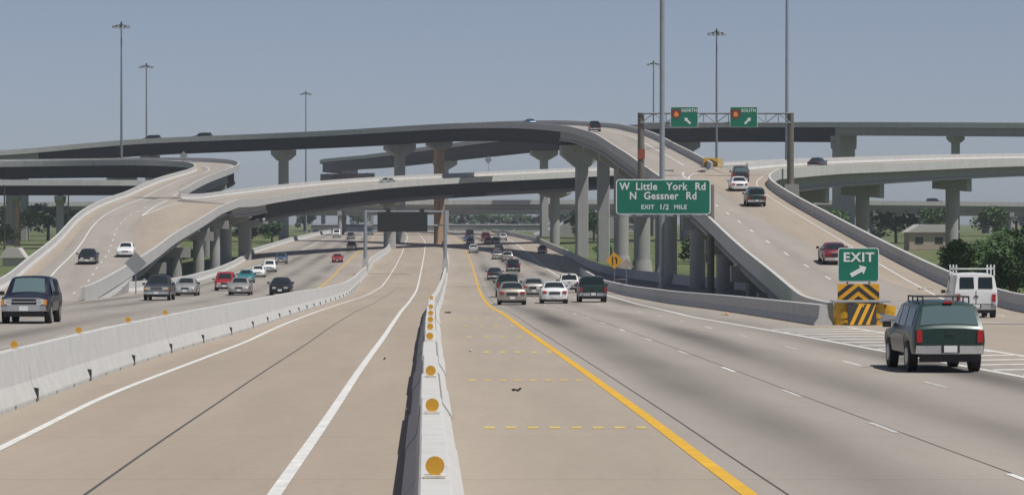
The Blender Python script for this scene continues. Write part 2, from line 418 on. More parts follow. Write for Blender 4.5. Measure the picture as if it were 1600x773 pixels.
# ------------------------------------------------------------------ bridges
def smooth_path(pts, step=4.0):
    P = [Vector(p) for p in pts]; n = len(P)
    out = []
    for i in range(n - 1):
        p0, p1, p2, p3 = P[max(0, i - 1)], P[i], P[i + 1], P[min(n - 1, i + 2)]
        k = max(1, int((p2 - p1).length / step))
        for j in range(k):
            t = j / k; out.append(.5 * (2 * p1 + (p2 - p0) * t + (2 * p0 - 5 * p1 + 4 * p2 - p3) * t * t + (3 * p1 - p0 - 3 * p2 + p3) * t ** 3))
    out.append(P[-1])
    for _ in range(6):
        out = [out[0]] + [(out[i - 1] + 2 * out[i] + out[i + 1]) / 4 for i in range(1, len(out) - 1)] + [out[-1]]
    return out
class Ribbon:
    """deck between a left and a right edge line (deck level)"""
    def __init__(s, ref, width=9.0, bank=0.0, side=1, other=None):
        s.ref = smooth_path(ref); N = normals(s.ref); n = len(s.ref)
        ws = width if isinstance(width, (list, tuple)) else [width, width]
        bs = bank if isinstance(bank, (list, tuple)) else [bank, bank]
        if other is None:
            oth = []
            for i, (p, q) in enumerate(zip(s.ref, N)):
                t = i / (n - 1); wd = float(np.interp(t, np.linspace(0, 1, len(ws)), ws)); b_ = float(np.interp(t, np.linspace(0, 1, len(bs)), bs))
                oth.append(Vector((p.x + q[0] * wd * side, p.y + q[1] * wd * side, p.z + b_ * wd)))
        else:
            o_ = smooth_path(other); la = np.array([tuple(p) for p in o_]); tt = np.linspace(0, 1, len(o_))
            oth = [Vector([float(np.interp(i / (n - 1), tt, la[:, k])) for k in range(3)]) for i in range(n)]
        s.L, s.R = (s.ref, oth) if side == 1 else (oth, s.ref)
        s.n = n
    def i_of(s, d): return min(range(s.n), key=lambda i: abs((s.L[i].y + s.R[i].y) / 2 - d))
    def at(s, i, off):    # metres from the left edge
        i = max(0, min(s.n - 1, i)); wv = s.R[i] - s.L[i]; return s.L[i] + wv * (off / wv.length)
    def tan(s, i):
        a_, b_ = max(0, i - 1), min(s.n - 1, i + 1); return ((s.L[b_] + s.R[b_]) - (s.L[a_] + s.R[a_])).normalized()
    def path(s, f, i0=0, i1=None): return [s.L[i].lerp(s.R[i], f) for i in range(i0, (i1 if i1 is not None else s.n - 1) + 1)]
PPROF = [(-.42, .0), (-.40, .10), (-.24, .34), (-.20, .86), (.03, .86), (.03, -.32), (-.30, -.32), (-.30, 0)]
IPROF_S = lambda dp: [(-.28, 0), (.28, 0), (.28, -.06), (.03, -.06), (.03, -dp + .07), (.30, -dp + .07), (.30, -dp), (-.30, -dp), (-.30, -dp + .07), (-.03, -dp + .07), (-.03, -.06), (-.28, -.06)]
IPROF_C = lambda dp: [(-.5, 0), (.5, 0), (.5, -.12), (.12, -.26), (.12, -dp + .45), (.36, -dp + .22), (.36, -dp), (-.36, -dp), (-.36, -dp + .22), (-.12, -dp + .45), (-.12, -.26), (-.5, -.12)]
def bridge(name, label, rib, mroad=None, parL=True, parR=True, girders=(), ng=4, parL_rng=None, parR_rng=None, cat='flyover'):
    i0 = rib.n // 2; c = rib.at(i0, 4); root = empty(name, (c.x, c.y, zr(min(1400, c.y))), label, cat)
    mb = MB(); uv = []; v = 1.0
    for i in range(rib.n):
        wd = (rib.R[i] - rib.L[i]).length
        if i: v += (rib.L[i] - rib.L[i - 1]).length
        for k in range(5):
            mb.v.append(tuple(rib.L[i].lerp(rib.R[i], k / 4))); uv.append((wd * k / 4, v))
    for i in range(rib.n - 1):
        for k in range(4): q = i * 5 + k; mb.f.append((q, q + 1, q + 6, q + 5))
    mb.uv = uv; deck = mb.build('road_surface', mroad or ROAD_RAMP, root)
    sl_ = MB()
    for i in range(rib.n):
        l_, r_ = rib.L[i].lerp(rib.R[i], .01), rib.L[i].lerp(rib.R[i], .99)
        sl_.v += [tuple(l_ - Vector((0, 0, .01))), tuple(r_ - Vector((0, 0, .01))), tuple(r_ - Vector((0, 0, .28))), tuple(l_ - Vector((0, 0, .28)))]
    for i in range(rib.n - 1):
        for k in range(4): sl_.f.append((4 * i + k, 4 * i + (k + 1) % 4, 4 * i + 4 + (k + 1) % 4, 4 * i + 4 + k))
    q = 4 * (rib.n - 1); sl_.f += [(0, 1, 2, 3), (q + 3, q + 2, q + 1, q)]
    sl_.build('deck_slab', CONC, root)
    for side, on, rng in ((0, parL, parL_rng), (1, parR, parR_rng)):
        if not on: continue
        a_, b_ = rng or (0, rib.n - 1)
        P = rib.path(side, a_, b_); N = normals(P)
        if side == 0: N = [(-x, -y) for x, y in N]
        step = 9                        # cast in lengths with open joints between them
        k = 0
        while k < len(P) - 1:
            e_ = min(len(P) - 1, k + step); MB().sweep(P[k:e_ + 1], N[k:e_ + 1], PPROF).build('parapet', PARA, root); k = e_
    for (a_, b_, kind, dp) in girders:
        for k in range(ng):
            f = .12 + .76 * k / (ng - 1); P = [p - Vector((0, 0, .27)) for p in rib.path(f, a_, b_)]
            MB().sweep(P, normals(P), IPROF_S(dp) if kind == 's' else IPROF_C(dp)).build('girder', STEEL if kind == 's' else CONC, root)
    return root
def gz(d): return zr(max(-50, min(1450, d))) - .32
def pier(root, rib, i, drop, col=2.1, capw=None, caph=2.2, thick=2.0, cols=(0,), shape='rect', f=.5, m=CONC, mcap=None, base=None, flare=False, boxcap=False):
    """pier under station i; drop = deck to top of cap; cols = column offsets across, metres"""
    c = rib.L[i].lerp(rib.R[i], f); t = rib.tan(i); t.z = 0; t.normalize(); nrm = Vector((t.y, -t.x, 0))
    slope = (rib.R[i].z - rib.L[i].z) / max(1, (rib.R[i] - rib.L[i]).length)
    wd = capw or (rib.R[i] - rib.L[i]).length * .82
    top = c.z - drop
    M = Matrix(((nrm.x, t.x, 0, c.x), (nrm.y, t.y, 0, c.y), (0, 0, 1, top), (0, 0, 0, 1)))
    h = wd / 2
    if len(cols) == 1 and not boxcap: poly = [(-h, slope * -h), (h, slope * h), (h, -caph * .45), (col / 2 + .15, -caph), (-col / 2 - .15, -caph), (-h, -caph * .45)]
    else: poly = [(-h, slope * -h), (h, slope * h), (h, slope * h - caph), (-h, -slope * h - caph)]
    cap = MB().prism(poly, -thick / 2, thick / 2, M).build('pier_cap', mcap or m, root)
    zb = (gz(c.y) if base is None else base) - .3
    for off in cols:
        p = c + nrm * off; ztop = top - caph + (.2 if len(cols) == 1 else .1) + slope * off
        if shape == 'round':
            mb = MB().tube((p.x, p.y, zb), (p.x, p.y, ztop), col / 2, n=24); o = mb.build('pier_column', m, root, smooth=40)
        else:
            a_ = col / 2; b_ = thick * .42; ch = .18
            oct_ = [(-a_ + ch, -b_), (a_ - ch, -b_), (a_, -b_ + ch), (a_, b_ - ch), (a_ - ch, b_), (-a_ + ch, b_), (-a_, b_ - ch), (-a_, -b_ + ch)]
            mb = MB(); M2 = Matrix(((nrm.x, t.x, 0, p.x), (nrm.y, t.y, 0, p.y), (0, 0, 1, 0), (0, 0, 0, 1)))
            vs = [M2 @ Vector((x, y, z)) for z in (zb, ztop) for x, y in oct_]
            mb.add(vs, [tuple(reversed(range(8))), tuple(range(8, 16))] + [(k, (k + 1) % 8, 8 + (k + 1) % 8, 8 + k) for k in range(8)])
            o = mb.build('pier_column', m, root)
        if flare:
            mb = MB().tube((p.x, p.y, zb), (p.x, p.y, zb + 2.2), col * .68, col * .56, n=24); mb.build('pier_footing', m, root, smooth=40)
    mb = MB()
    for k in (-.36, -.12, .12, .36):
        q = c + nrm * (k * wd * 1.02); mb.box((q.x, q.y, top + slope * k * wd + .09), (.6, .6, .2))
    mb.build('bearing', SEAL, root)

# --- right ramp trunk (exit ramp) -------------------------------------------------
RD = [112, 125, 150, 165, 180, 210, 232, 273, 303, 340, 360, 400, 450, 503, 540, 590]
RZ = [2.93, 2.74, 2.37, 2.5, 2.95, 4.45, 5.9, 8.3, 10.2, 12.5, 13.7, 16.3, 19.5, 22.2, 23.9, 25.9]
rz = lambda d: float(np.interp(d, RD, RZ))
TL = [(12.9, 120), (13.9, 140), (15.2, 160), (16.0, 182), (16.1, 210), (16.1, 240), (16.2, 273), (15.8, 310), (15.1, 348)]
TR = [(25.0, 119), (26.0, 150), (27.0, 182), (27.0, 215), (26.7, 250), (26.7, 285), (27.3, 315), (28.6, 325), (30.2, 332)]
trunk = Ribbon([(x, d, rz(d) + .006) for x, d in TL], side=1, other=[(x, d, rz(d) + .006 - (0 if d < 300 else .0)) for x, d in TR])
nT = trunk.n
tr_root = bridge('exit_ramp_bridge', 'exit ramp viaduct climbing right of the freeway to the sign gantry', trunk, girders=[(trunk.i_of(172), nT - 1, 'c', 1.5)], ng=5)
ab = MB(); i = trunk.i_of(170)
P = trunk.path(.5, 2, i); ab_prof = [(-5.0, -.3), (5.0, -.3), (5.2, -4.5), (-5.2, -4.5)]
ab.sweep(P, normals(P), ab_prof); ab.build('abutment', CONC, tr_root)
for d_, cs in ((196, (-3.3, 3.3)), (222, (-3.3, 3.3)), (250, (-3.4, 3.4)), (283, (-3.6, 3.6)), (318, (-4.2, 4.2))):
    pier(tr_root, trunk, trunk.i_of(d_), 1.78, col=1.25 if d_ < 240 else 1.5, caph=1.2, thick=1.4, cols=cs, shape='round' if d_ > 240 else 'rect', capw=10.2)
# --- flyover that climbs, crosses and turns left -----------------------------------
def edge(x, y, d, h=.86): p = W(x, y, d); p.z -= h; return tuple(p)
F1 = [(15.1, 349, rz(349) + .006), (14.7, 375, rz(375)), (13.9, 402, rz(402)), (12.6, 450, 19.5), edge(900, 200, 503), edge(878, 196, 540), edge(802, 191.3, 588), edge(702, 193, 626), edge(600, 199, 652), edge(530, 203.5, 664), edge(400, 209.5, 678), edge(200, 218, 690), edge(60, 231, 694), edge(-30, 237, 694), edge(-300, 246, 690)]
fly1 = Ribbon(F1, width=[8.7, 8.7, 9.0, 9.3, 9.3, 9.3], bank=[.0, .03, .05, .05, .03, .02], side=1)
n1 = fly1.n
def i_px(rib, x, lo=0, hi=None, f=.0):
    hi = hi or rib.n - 1
    def pxx(i): p = rib.L[i].lerp(rib.R[i], f); return CX + p.x / p.y * F
    return min(range(lo, hi + 1), key=lambda i: abs(pxx(i) - x))
ia = i_px(fly1, 868, fly1.i_of(470)); ib = i_px(fly1, 60, ia)
f1_root = bridge('tall_flyover', 'highest dark steel flyover curving left across the sky above the freeway', fly1, girders=[(0, ia, 'c', 1.9), (ia, ib, 's', 2.75), (ib, n1 - 1, 'c', 1.7)], ng=4)
pier(f1_root, fly1, fly1.i_of(368), 2.2, col=2.2, capw=6.8, caph=2.5, thick=2.2)
pier(f1_root, fly1, fly1.i_of(408), 2.2, col=2.3, capw=6.8, caph=2.6, thick=2.2, shape='round', flare=True)
pier(f1_root, fly1, fly1.i_of(456), 2.2, col=2.3, capw=6.8, caph=2.6, thick=2.2, shape='round', flare=True)
pier(f1_root, fly1, fly1.i_of(500), 2.2, col=2.1, capw=6.8, caph=2.6, thick=2.0)
pier(f1_root, fly1, ia, 3.05, col=2.2, capw=8.0, caph=4.2, thick=2.6, f=.55)
pier(f1_root, fly1, i_px(fly1, 689, ia, f=.5), 3.05, col=1.9, capw=5.6, caph=1.6, thick=2.0, m=RUSTC, mcap=CONC)
pier(f1_root, fly1, i_px(fly1, 620, ia, f=.5), 3.05, col=2.1, capw=7.4, caph=2.6, thick=2.0)
pier(f1_root, fly1, i_px(fly1, 437, ia, f=.5), 3.05, col=2.1, capw=7.4, caph=2.4, thick=2.0)
pier(f1_root, fly1, i_px(fly1, 238, ia, f=.5), 3.05, col=2.1, capw=7.0, caph=2.4, thick=2.0)
pier(f1_root, fly1, i_px(fly1, 52, ia, f=.5), 2.2, col=2.1, capw=7.0, caph=2.4, thick=2.0)
# --- ramp branching right ----------------------------------------------------------
F4 = [(30.2, 332.3, rz(332)), (33.5, 342, 12.35), (41, 365, 13.15), (49, 390, 13.75), (60, 417, 14.55), (78.5, 456, 15.75), (110, 515, 17.2), (150, 590, 18.2)]
fly4 = Ribbon(F4, width=[9.2, 9.2], bank=[.02, .085, .09, .09, .09], side=-1)
f4_root = bridge('south_ramp_bridge', 'pale concrete ramp bridge sweeping right behind the gantry post', fly4, girders=[(0, fly4.n - 1, 'c', 1.75)], ng=4, parL_rng=(5, fly4.n - 1))
for x_, fl in ((1262, False), (1348, False), (1492, False), (1640, False)):
    pier(f4_root, fly4, i_px(fly4, x_, f=.5), 2.05, col=1.9, capw=5.4, caph=2.0, thick=2.4, shape='round', cols=(0,), boxcap=True)
# --- level steel flyover far behind --------------------------------------------------
F2 = [edge(2050, 194, 610), edge(1600, 192, 640), edge(1300, 191, 664), edge(1040, 193, 700), edge(860, 205, 768), edge(690, 226, 885), edge(580, 241, 1000), edge(530, 246, 1075), edge(503, 249, 1140), edge(503, 252, 1210), edge(530, 256, 1320)]
fly2 = Ribbon(F2, width=9.5, bank=.02, side=1)
j0 = i_px(fly2, 1296)
f2_root = bridge('level_flyover', 'level flyover behind the gantry, dark steel then grey concrete beams', fly2, girders=[(0, j0, 'c', 1.9), (j0, fly2.n - 1, 's', 3.4)], ng=4)
pier(f2_root, fly2, i_px(fly2, 1490, f=.4), 2.2, col=1.8, capw=6.6, caph=1.4, thick=1.8)
pier(f2_root, fly2, i_px(fly2, 1312, f=.4), 2.2, col=7.0, capw=7.6, caph=3.0, thick=2.4)
pier(f2_root, fly2, i_px(fly2, 1060, f=.4), 3.7, col=2.1, capw=7.6, caph=2.4, thick=2.0)
for x_ in (843, 690): pier(f2_root, fly2, i_px(fly2, x_, f=.4), 3.7, col=2.0, capw=7.4, caph=2.6, thick=2.0)
k_ = i_px(fly2, 540, f=.4); pier(f2_root, fly2, k_, 3.7, col=1.8, capw=24, caph=3.4, thick=2.4, cols=(-10.8, 10.8), m=CONC, mcap=STEEL)

# --- left ramp: trunk, crossing branch, curling branch -------------------------------
LD = [190, 205, 230, 275, 307, 340, 376, 415, 450, 500, 550, 584]
LZ = [1.66, 1.45, 1.55, 2.75, 3.7, 5.1, 7.0, 8.9, 10.5, 13.3, 16.0, 17.6]
lz = lambda d: float(np.interp(d, LD, LZ))
ML = [(-38.3, 200), (-40.2, 230), (-45.2, 275), (-50.4, 325), (-56, 380), (-58.6, 420), (-59.4, 452)]
MR = [(-29.6, 200), (-30.9, 218), (-33.6, 258), (-36.2, 300), (-38, 332), (-39.6, 380), (-41.2, 418), (-41.5, 447)]
trunkL = Ribbon([(x, d, lz(d) + .006) for x, d in ML], side=1, other=[(x, d, lz(d) + .006 - max(0, (d - 330)) * .0085) for x, d in MR])
l_root = bridge('merging_ramp_bridge', 'wide merging ramp viaduct descending on the left with two cars on it', trunkL, girders=[(trunkL.i_of(262), trunkL.n - 1, 'c', 1.4)], ng=6, parR_rng=(2, trunkL.n - 1))
ab = MB(); P = trunkL.path(.5, 1, trunkL.i_of(262))
ab.sweep(P, normals(P), [(-5.0, -.35), (5.0, -.35), (5.0, -3.5), (-5.0, -3.5)]); ab.build('abutment', CONC, l_root)
for d_ in (285, 318, 352, 392, 430):
    wdt = (trunkL.R[trunkL.i_of(d_)] - trunkL.L[trunkL.i_of(d_)]).length
    pier(l_root, trunkL, trunkL.i_of(d_), 1.7, col=1.5, capw=wdt * .93, caph=1.2, thick=1.4, cols=(-wdt * .36, 0, wdt * .36), shape='round')
endL = trunkL.n - 1
AL0, AR0 = trunkL.at(endL, 8.6), trunkL.R[endL]
FA = [tuple(AR0), edge(402, 311, 476), edge(430, 306, 506), edge(506, 295.5, 548), edge(605, 285, 585), edge(692, 279, 606), edge(780, 274.5, 622), edge(860, 271, 636), edge(930, 267.5, 650), edge(1010, 264, 668), edge(1150, 258, 705), edge(1320, 250, 760)]
flyA = Ribbon(FA, width=[9.0, 9.3, 9.5, 9.5, 9.5], bank=[.10, .085, .075, .075, .07], side=-1)
iA = i_px(flyA, 426, f=1.0)
a_root = bridge('crossing_ramp_bridge', 'brown steel ramp bridge crossing over the freeway lanes with a silver car', flyA, girders=[(0, iA, 'c', 1.7), (iA, flyA.n - 1, 's', 3.15)], ng=4)
pier(a_root, flyA, flyA.i_of(470), 2.0, col=1.9, capw=7.4, caph=1.6, thick=1.7, shape='round')
pier(a_root, flyA, iA, 3.5, col=2.1, capw=7.6, caph=1.4, thick=1.9)
pier(a_root, flyA, i_px(flyA, 604, f=.5), 3.45, col=2.5, capw=4.6, caph=1.0, thick=2.4, shape='round')
pier(a_root, flyA, i_px(flyA, 868, f=.5), 3.45, col=2.1, capw=7.6, caph=1.6, thick=1.9, shape='round')
FBl = [tuple(trunkL.L[endL]), edge(247, 277.5, 502), edge(300, 262.5, 556), edge(303, 256.5, 580), edge(285, 252, 602), edge(212, 249.5, 622), edge(100, 251, 634), edge(0, 252.5, 640), edge(-250, 255, 640)]
flyB = Ribbon(FBl, width=[8.2, 8.4, 8.6, 8.8, 8.8], bank=[.0, .03, .07, .07, .07], side=1)
b_root = bridge('curling_ramp_bridge', 'ramp bridge curling away to the left behind a tall mast', flyB, girders=[(0, flyB.i_of(545), 'c', 1.6), (flyB.i_of(545), flyB.n - 1, 's', 2.7)], ng=4, parR_rng=(1, flyB.n - 1))
pier(b_root, flyB, flyB.i_of(490), 1.9, col=1.9, capw=7, caph=1.8, thick=1.8, shape='round')
pier(b_root, flyB, flyB.i_of(540), 1.9, col=1.9, capw=7, caph=1.8, thick=1.8, shape='round')
pier(b_root, flyB, i_px(flyB, 166, flyB.i_of(600)), 3.0, col=2.1, capw=7.2, caph=2.4, thick=2.0)
pier(b_root, flyB, i_px(flyB, 0, flyB.i_of(600)), 3.0, col=2.1, capw=7.2, caph=2.4, thick=2.0)
# gore wedge barrier noses
def nose(parent, p, q, h=.86):
    P = [tuple(p), tuple(q)]; MB().sweep(P, normals(P), [(-.3, -.02), (-.2, h), (.2, h), (.3, -.02)]).build('gore_nose', PARA, parent)
# lower straight bridge left
F8 = [edge(-300, 281, 600), edge(-50, 281, 604), edge(120, 281, 606), edge(215, 281, 606), edge(290, 282, 612)]
fly8 = Ribbon(F8, width=8.5, bank=.0, side=-1)
r8 = bridge('low_connector_bridge', 'straight dark connector bridge beneath the curling ramp on the left', fly8, girders=[(0, fly8.n - 1, 's', 2.0)], ng=4)
pier(r8, fly8, i_px(fly8, 42, f=.8), 2.4, col=1.25, capw=6.5, caph=1.1, thick=1.3, m=RUSTC, mcap=CONC)
pier(r8, fly8, i_px(fly8, 92, f=.3), 2.4, col=2.0, capw=7, caph=1.6, thick=1.8)
# --- cross highway overpass -----------------------------------------------------------
F6 = [(-420, 800, 11.0), (-200, 800, 11.1), (-140, 800, 11.2), (-60, 800, 11.6), (0, 800, 11.8), (60, 800, 11.9), (140, 800, 11.2), (220, 800, 10.6), (420, 800, 10.2)]
fly6 = Ribbon(F6, width=15.0, bank=.0, side=-1)
r6 = bridge('cross_highway_overpass', 'long low overpass carrying the cross highway on rows of dark columns', fly6, girders=[(0, fly6.n - 1, 'c', 1.6)], ng=6, cat='overpass')
for x in (-136, -118, -100, -82, -64, -46, 22, 40, 60, 80, 98, 116, 134, 152):
    i = min(range(fly6.n), key=lambda i: abs(fly6.L[i].x - x)); pier(r6, fly6, i, 1.9, col=1.1, capw=15.2, caph=1.2, thick=1.2, cols=(-6, -2, 2, 6), shape='round')
F7 = [(-420, 905, 9.6), (-100, 905, 10.2), (0, 905, 10.8), (100, 905, 10.4), (420, 905, 9.6)]
fly7 = Ribbon(F7, width=15.0, side=-1)
r7 = bridge('far_highway_overpass', 'farther twin overpass seen in the gap beneath the cross highway', fly7, girders=[(0, fly7.n - 1, 'c', 1.5)], ng=5, cat='overpass')
for x in (-120, -98, -76, -52, 14, 36, 58, 80, 102, 124, 146):
    i = min(range(fly7.n), key=lambda i: abs(fly7.L[i].x - x)); pier(r7, fly7, i, 1.8, col=1.1, capw=15.2, caph=1.2, thick=1.2, cols=(-6, -2, 2, 6), shape='round')
# slope paving below the overpasses
for (x0, x1, lab) in ((6, 20, 'sloped concrete bank under the cross highway right of the lanes'),):
    s_ = 1 if x0 > 0 else -1
    a_, b_ = (x0, x1) if s_ > 0 else (x1, x0)
    mb = MB(); z0, z1 = 2.6, 8.3
    mb.add([(a_, 792, z0), (b_, 792, z1), (b_ + 8 * s_, 792, z1), (b_ + 8 * s_, 792, z0 - .4), (a_, 930, z0 + .6), (b_, 930, z1), (b_ + 8 * s_, 930, z1), (b_ + 8 * s_, 930, z0 - .4)],
           [(0, 1, 2, 3), (7, 6, 5, 4), (0, 4, 5, 1), (1, 5, 6, 2), (2, 6, 7, 3), (3, 7, 4, 0)])
    o = mb.build('slope_paving', CONC, base=(a_, 792, z0)); tag(o, lab, 'embankment')

# ramp painted lines
def rline(root, rib, off, i0, i1, m=WHITE, wd=.16, right=False, name='white_edge_line'):
    mb = MB(); k = 0
    for i in range(i0, i1 + 1):
        wv = rib.R[i] - rib.L[i]; o_ = wv.length - off if right else off
        for s_ in (-wd / 2, wd / 2): p = rib.at(i, o_ + s_); mb.v.append((p.x, p.y, p.z + .008))
    for i in range(i1 - i0): k = 2 * i; mb.f.append((k, k + 1, k + 3, k + 2))
    return mb.build(name, m, root)
def rdash(root, rib, off, i0, i1, every=3, right=False):
    for i in range(i0, i1, every):
        wv = rib.R[i] - rib.L[i]; o_ = wv.length - off if right else off
        a_ = rib.at(i, o_); b_ = rib.at(i + 1, o_); t = (b_ - a_); b_ = a_ + t * min(1, 3.0 / max(.1, t.length)); mb = MB()
        n = Vector((t.y, -t.x, 0)).normalized() * .07; u = Vector((0, 0, .01))
        mb.add([a_ - n + u, a_ + n + u, b_ + n + u, b_ - n + u], [(0, 1, 2, 3)]); mb.build('lane_dash', WHITE, root)
rline(tr_root, trunk, 1.25, 3, nT - 1, YELLD, .13, name='yellow_edge_line'); rline(tr_root, trunk, 2.4, 0, nT - 1, right=True)
rdash(tr_root, trunk, 4.95, 2, nT - 4)
rline(f1_root, fly1, 1.25, 0, ia, YELLD, .13, name='yellow_edge_line'); rline(f1_root, fly1, 2.6, 3, ia + 20, right=True)
rline(f4_root, fly4, 2.2, 0, fly4.n - 1, right=True); rline(f4_root, fly4, 1.6, 5, fly4.n - 1)
rline(l_root, trunkL, 3.0, 0, endL); rline(l_root, trunkL, 1.3, 8, endL, YELLD, .13, right=True, name='yellow_edge_line')
rdash(l_root, trunkL, 6.6, 2, endL - 6); 
rline(b_root, flyB, 2.8, 0, flyB.n - 1); rline(b_root, flyB, 1.2, 1, flyB.n - 1, right=True)
rline(a_root, flyA, 1.2, 0, flyA.n - 1); rline(a_root, flyA, 1.3, 0, flyA.n - 1, YELLD, .13, right=True, name='yellow_edge_line')
for (oA, oB, i0) in ((7.4, 7.4, trunkL.i_of(392)),):      # the gore V
    for tgt in (7.0, 9.8):
        mb = MB(); n = endL - i0
        for k in range(n + 1):
            t = k / n; p = trunkL.at(i0 + k, 8.4 + (tgt - 8.4) * t)
            mb.v += [(p.x - .11, p.y, p.z + .01), (p.x + .11, p.y, p.z + .01)]
        for k in range(n): mb.f.append((2 * k, 2 * k + 1, 2 * k + 3, 2 * k + 2))
        mb.build('gore_line', WHITE, l_root)
i0 = trunk.i_of(318)
for tgt, mate in ((6.4, 0), (13.0, 0)):
    mb = MB(); n = nT - 1 - i0
    for k in range(n + 1):
        t = k / max(1, n); p = trunk.at(i0 + k, 7.6 + (tgt - 7.6) * t * .35); mb.v += [(p.x - .09, p.y, p.z + .012), (p.x + .09, p.y, p.z + .012)]
    for k in range(n): mb.f.append((2 * k, 2 * k + 1, 2 * k + 3, 2 * k + 2))
    mb.build('gore_line', WHITE, tr_root)
# deck wedge that fills the gore between the two right-hand ramps
pa, pb = fly1.R[0], fly4.L[0]; k1 = fly1.i_of(372)
mb = MB(); A = [fly1.at(i, 8.4) for i in range(0, k1)]; B = [fly4.at(min(i, 6), .3) for i in range(len(A))]
for p, q in zip(A, B): mb.v += [(p.x, p.y, p.z - .006), (q.x, q.y, q.z - .006)]
for i in range(len(A) - 1): k = 2 * i; mb.f.append((k, k + 1, k + 3, k + 2))
mb.uv = [(20, p[1]) for p in mb.v]; mb.build('gore_surface', ROAD_RAMP, tr_root)

def fill(root, end_pts, apex):
    mb = MB(); mb.v = [(p.x, p.y, p.z - .012) for p in end_pts] + [(p.x, p.y, p.z - .012) for p in apex]; ne = len(end_pts); na = len(apex)
    for k in range(ne - 1): mb.f.append((k, k + 1, ne + min(na - 1, int(k * na / (ne - 1)))))
    for k in range(na - 1):
        j = int((k + 1) * (ne - 1) / na); mb.f.append((j, ne + k + 1, ne + k))
    mb.uv = [(20, p[1]) for p in mb.v]; mb.build('gore_surface', ROAD_RAMP, root)
fill(tr_root, [trunk.L[-1].lerp(trunk.R[-1], k / 8) for k in range(9)], [fly1.L[1], fly1.L[1].lerp(fly1.R[1], .5), fly1.R[1], fly1.R[3], fly4.L[4]])
fill(l_root, [trunkL.L[-1].lerp(trunkL.R[-1], k / 8) for k in range(9)], [flyB.L[1], flyB.R[1], flyB.R[2], flyA.L[2], flyA.L[1], flyA.R[1]])
# ------------------------------------------------------------------ signs
def text_mesh(s, size, bold=.0):
    c = bpy.data.curves.new('t', 'FONT'); c.body = s; c.size = size; c.offset = bold; c.align_x = 'CENTER'; c.align_y = 'CENTER'; c.extrude = .004; c.resolution_u = 3; c.space_character = 1.08
    o = bpy.data.objects.new('t', c); COL.objects.link(o); dg = bpy.context.evaluated_depsgraph_get()
    me = bpy.data.meshes.new_from_object(o.evaluated_get(dg)); bpy.data.objects.remove(o); return me
def put_text(parent, s, size, x, z, y, m, bold=.01, name='lettering', sx=1.0):
    me = text_mesh(s, size, bold); me.materials.clear(); me.materials.append(m)
    o = bpy.data.objects.new(name, me); COL.objects.link(o); o.parent = parent; o.location = (x, y, z); o.rotation_euler = (R_(90), 0, 0); o.scale = (sx, 1, 1); return o
def rrect(wd, h, r, n=5):
    pts = []
    for cx, cz, a0 in ((wd / 2 - r, h / 2 - r, 0), (-wd / 2 + r, h / 2 - r, 90), (-wd / 2 + r, -h / 2 + r, 180), (wd / 2 - r, -h / 2 + r, 270)):
        for i in range(n): t = R_(a0 + 90 * i / (n - 1)); pts.append((cx + r * math.cos(t), cz + r * math.sin(t)))
    return pts
def panel(parent, name, wd, h, x, z, y, m, border=None, r=.12, bw=.06):
    if border:
        MB().prism([(p[0] + x, p[1] + z) for p in rrect(wd, h, r)], y, y + .05).build(name + '_border', border, parent, local=True)
        return MB().prism([(p[0] + x, p[1] + z) for p in rrect(wd - 2 * bw, h - 2 * bw, max(.02, r - bw))], y - .012, y + .03).build(name, m, parent, local=True)
    return MB().prism([(p[0] + x, p[1] + z) for p in rrect(wd, h, r)], y, y + .05).build(name, m, parent, local=True)
def arrow(parent, cx, cz, L_, ang, y, m):
    c, s_ = math.cos(R_(ang)), math.sin(R_(ang)); a_ = L_ / 2; t = L_ * .12; hd = L_ * .34
    poly = [(-a_, -t), (a_ - hd, -t), (a_ - hd, -hd * .85), (a_, 0), (a_ - hd, hd * .85), (a_ - hd, t), (-a_, t)]
    poly = [(cx + x * c - z * s_, cz + x * s_ + z * c) for x, z in poly]
    return MB().prism(poly, y - .012, y).build('arrow', m, parent, local=True)
# big guide sign
d = 243.0; s_ = F / d; X0 = (1036.5 - CX) / s_; zc = CZ + (HY - 307.5) / s_
gs = empty('guide_sign', (X0, d, zr(d) - .3), 'wide green guide sign for W Little York Rd and N Gessner Rd', 'road sign'); oz = zc - (zr(d) - .3)
panel(gs, 'sign_panel', 148 / s_, 55 / s_, 0, oz, 0, GREEN, SWHITE, .28, .09)
for wrd, xx, zz in (('W', -3.2, .83), ('Little', -1.4, .83), ('York', 1.1, .83), ('Rd', 3.05, .83), ('N', -2.5, .06), ('Gessner', -.2, .06), ('Rd', 2.3, .06)):
    put_text(gs, wrd, .86, xx, oz + zz, -.02, SWHITE, .02, sx=.92)
put_text(gs, 'EXIT', .5, -1.3, oz - .86, -.02, SWHITE, .012); put_text(gs, '1/2', .6, .05, oz - .86, -.02, SWHITE, .012); put_text(gs, 'MILE', .5, 1.4, oz - .86, -.02, SWHITE, .012)
xp = (1111 - 1036.5) / s_
MB().tube((xp, .5, 0), (xp, .5, oz + 1.0), .32, .30, n=18).build('post', POSTB, gs, local=True, smooth=40)
mb = MB()
for zz in (-.9, .7): mb.box(((xp - 3.9) / 2 - .0, .5, oz + zz), (xp + 3.9, .16, .16))
for k in range(5):
    x = -3.6 + k * 1.5; mb.tube((x, .5, oz - .9), (x + .75, .5, oz + .7), .05); mb.tube((x + .75, .5, oz + .7), (x + 1.5, .5, oz - .9), .05)
mb.build('truss', GALVD, gs, local=True)
mb = MB(); mb.box((-.2, -.55, oz - 1.62), (8.6, .9, .05))
mb.build('walkway', GALVD, gs, local=True)
for x in (-2.0, .5, 2.9): MB().box((x, -.85, oz - 1.56), (.55, .3, .2)).build('sign_lamp', GALV, gs, local=True)
for x in (-3.2, -1.1, 1.1, 3.1): MB().box((x, .25, oz - .1), (.1, .42, 2.4)).build('bracket', GALVD, gs, local=True)
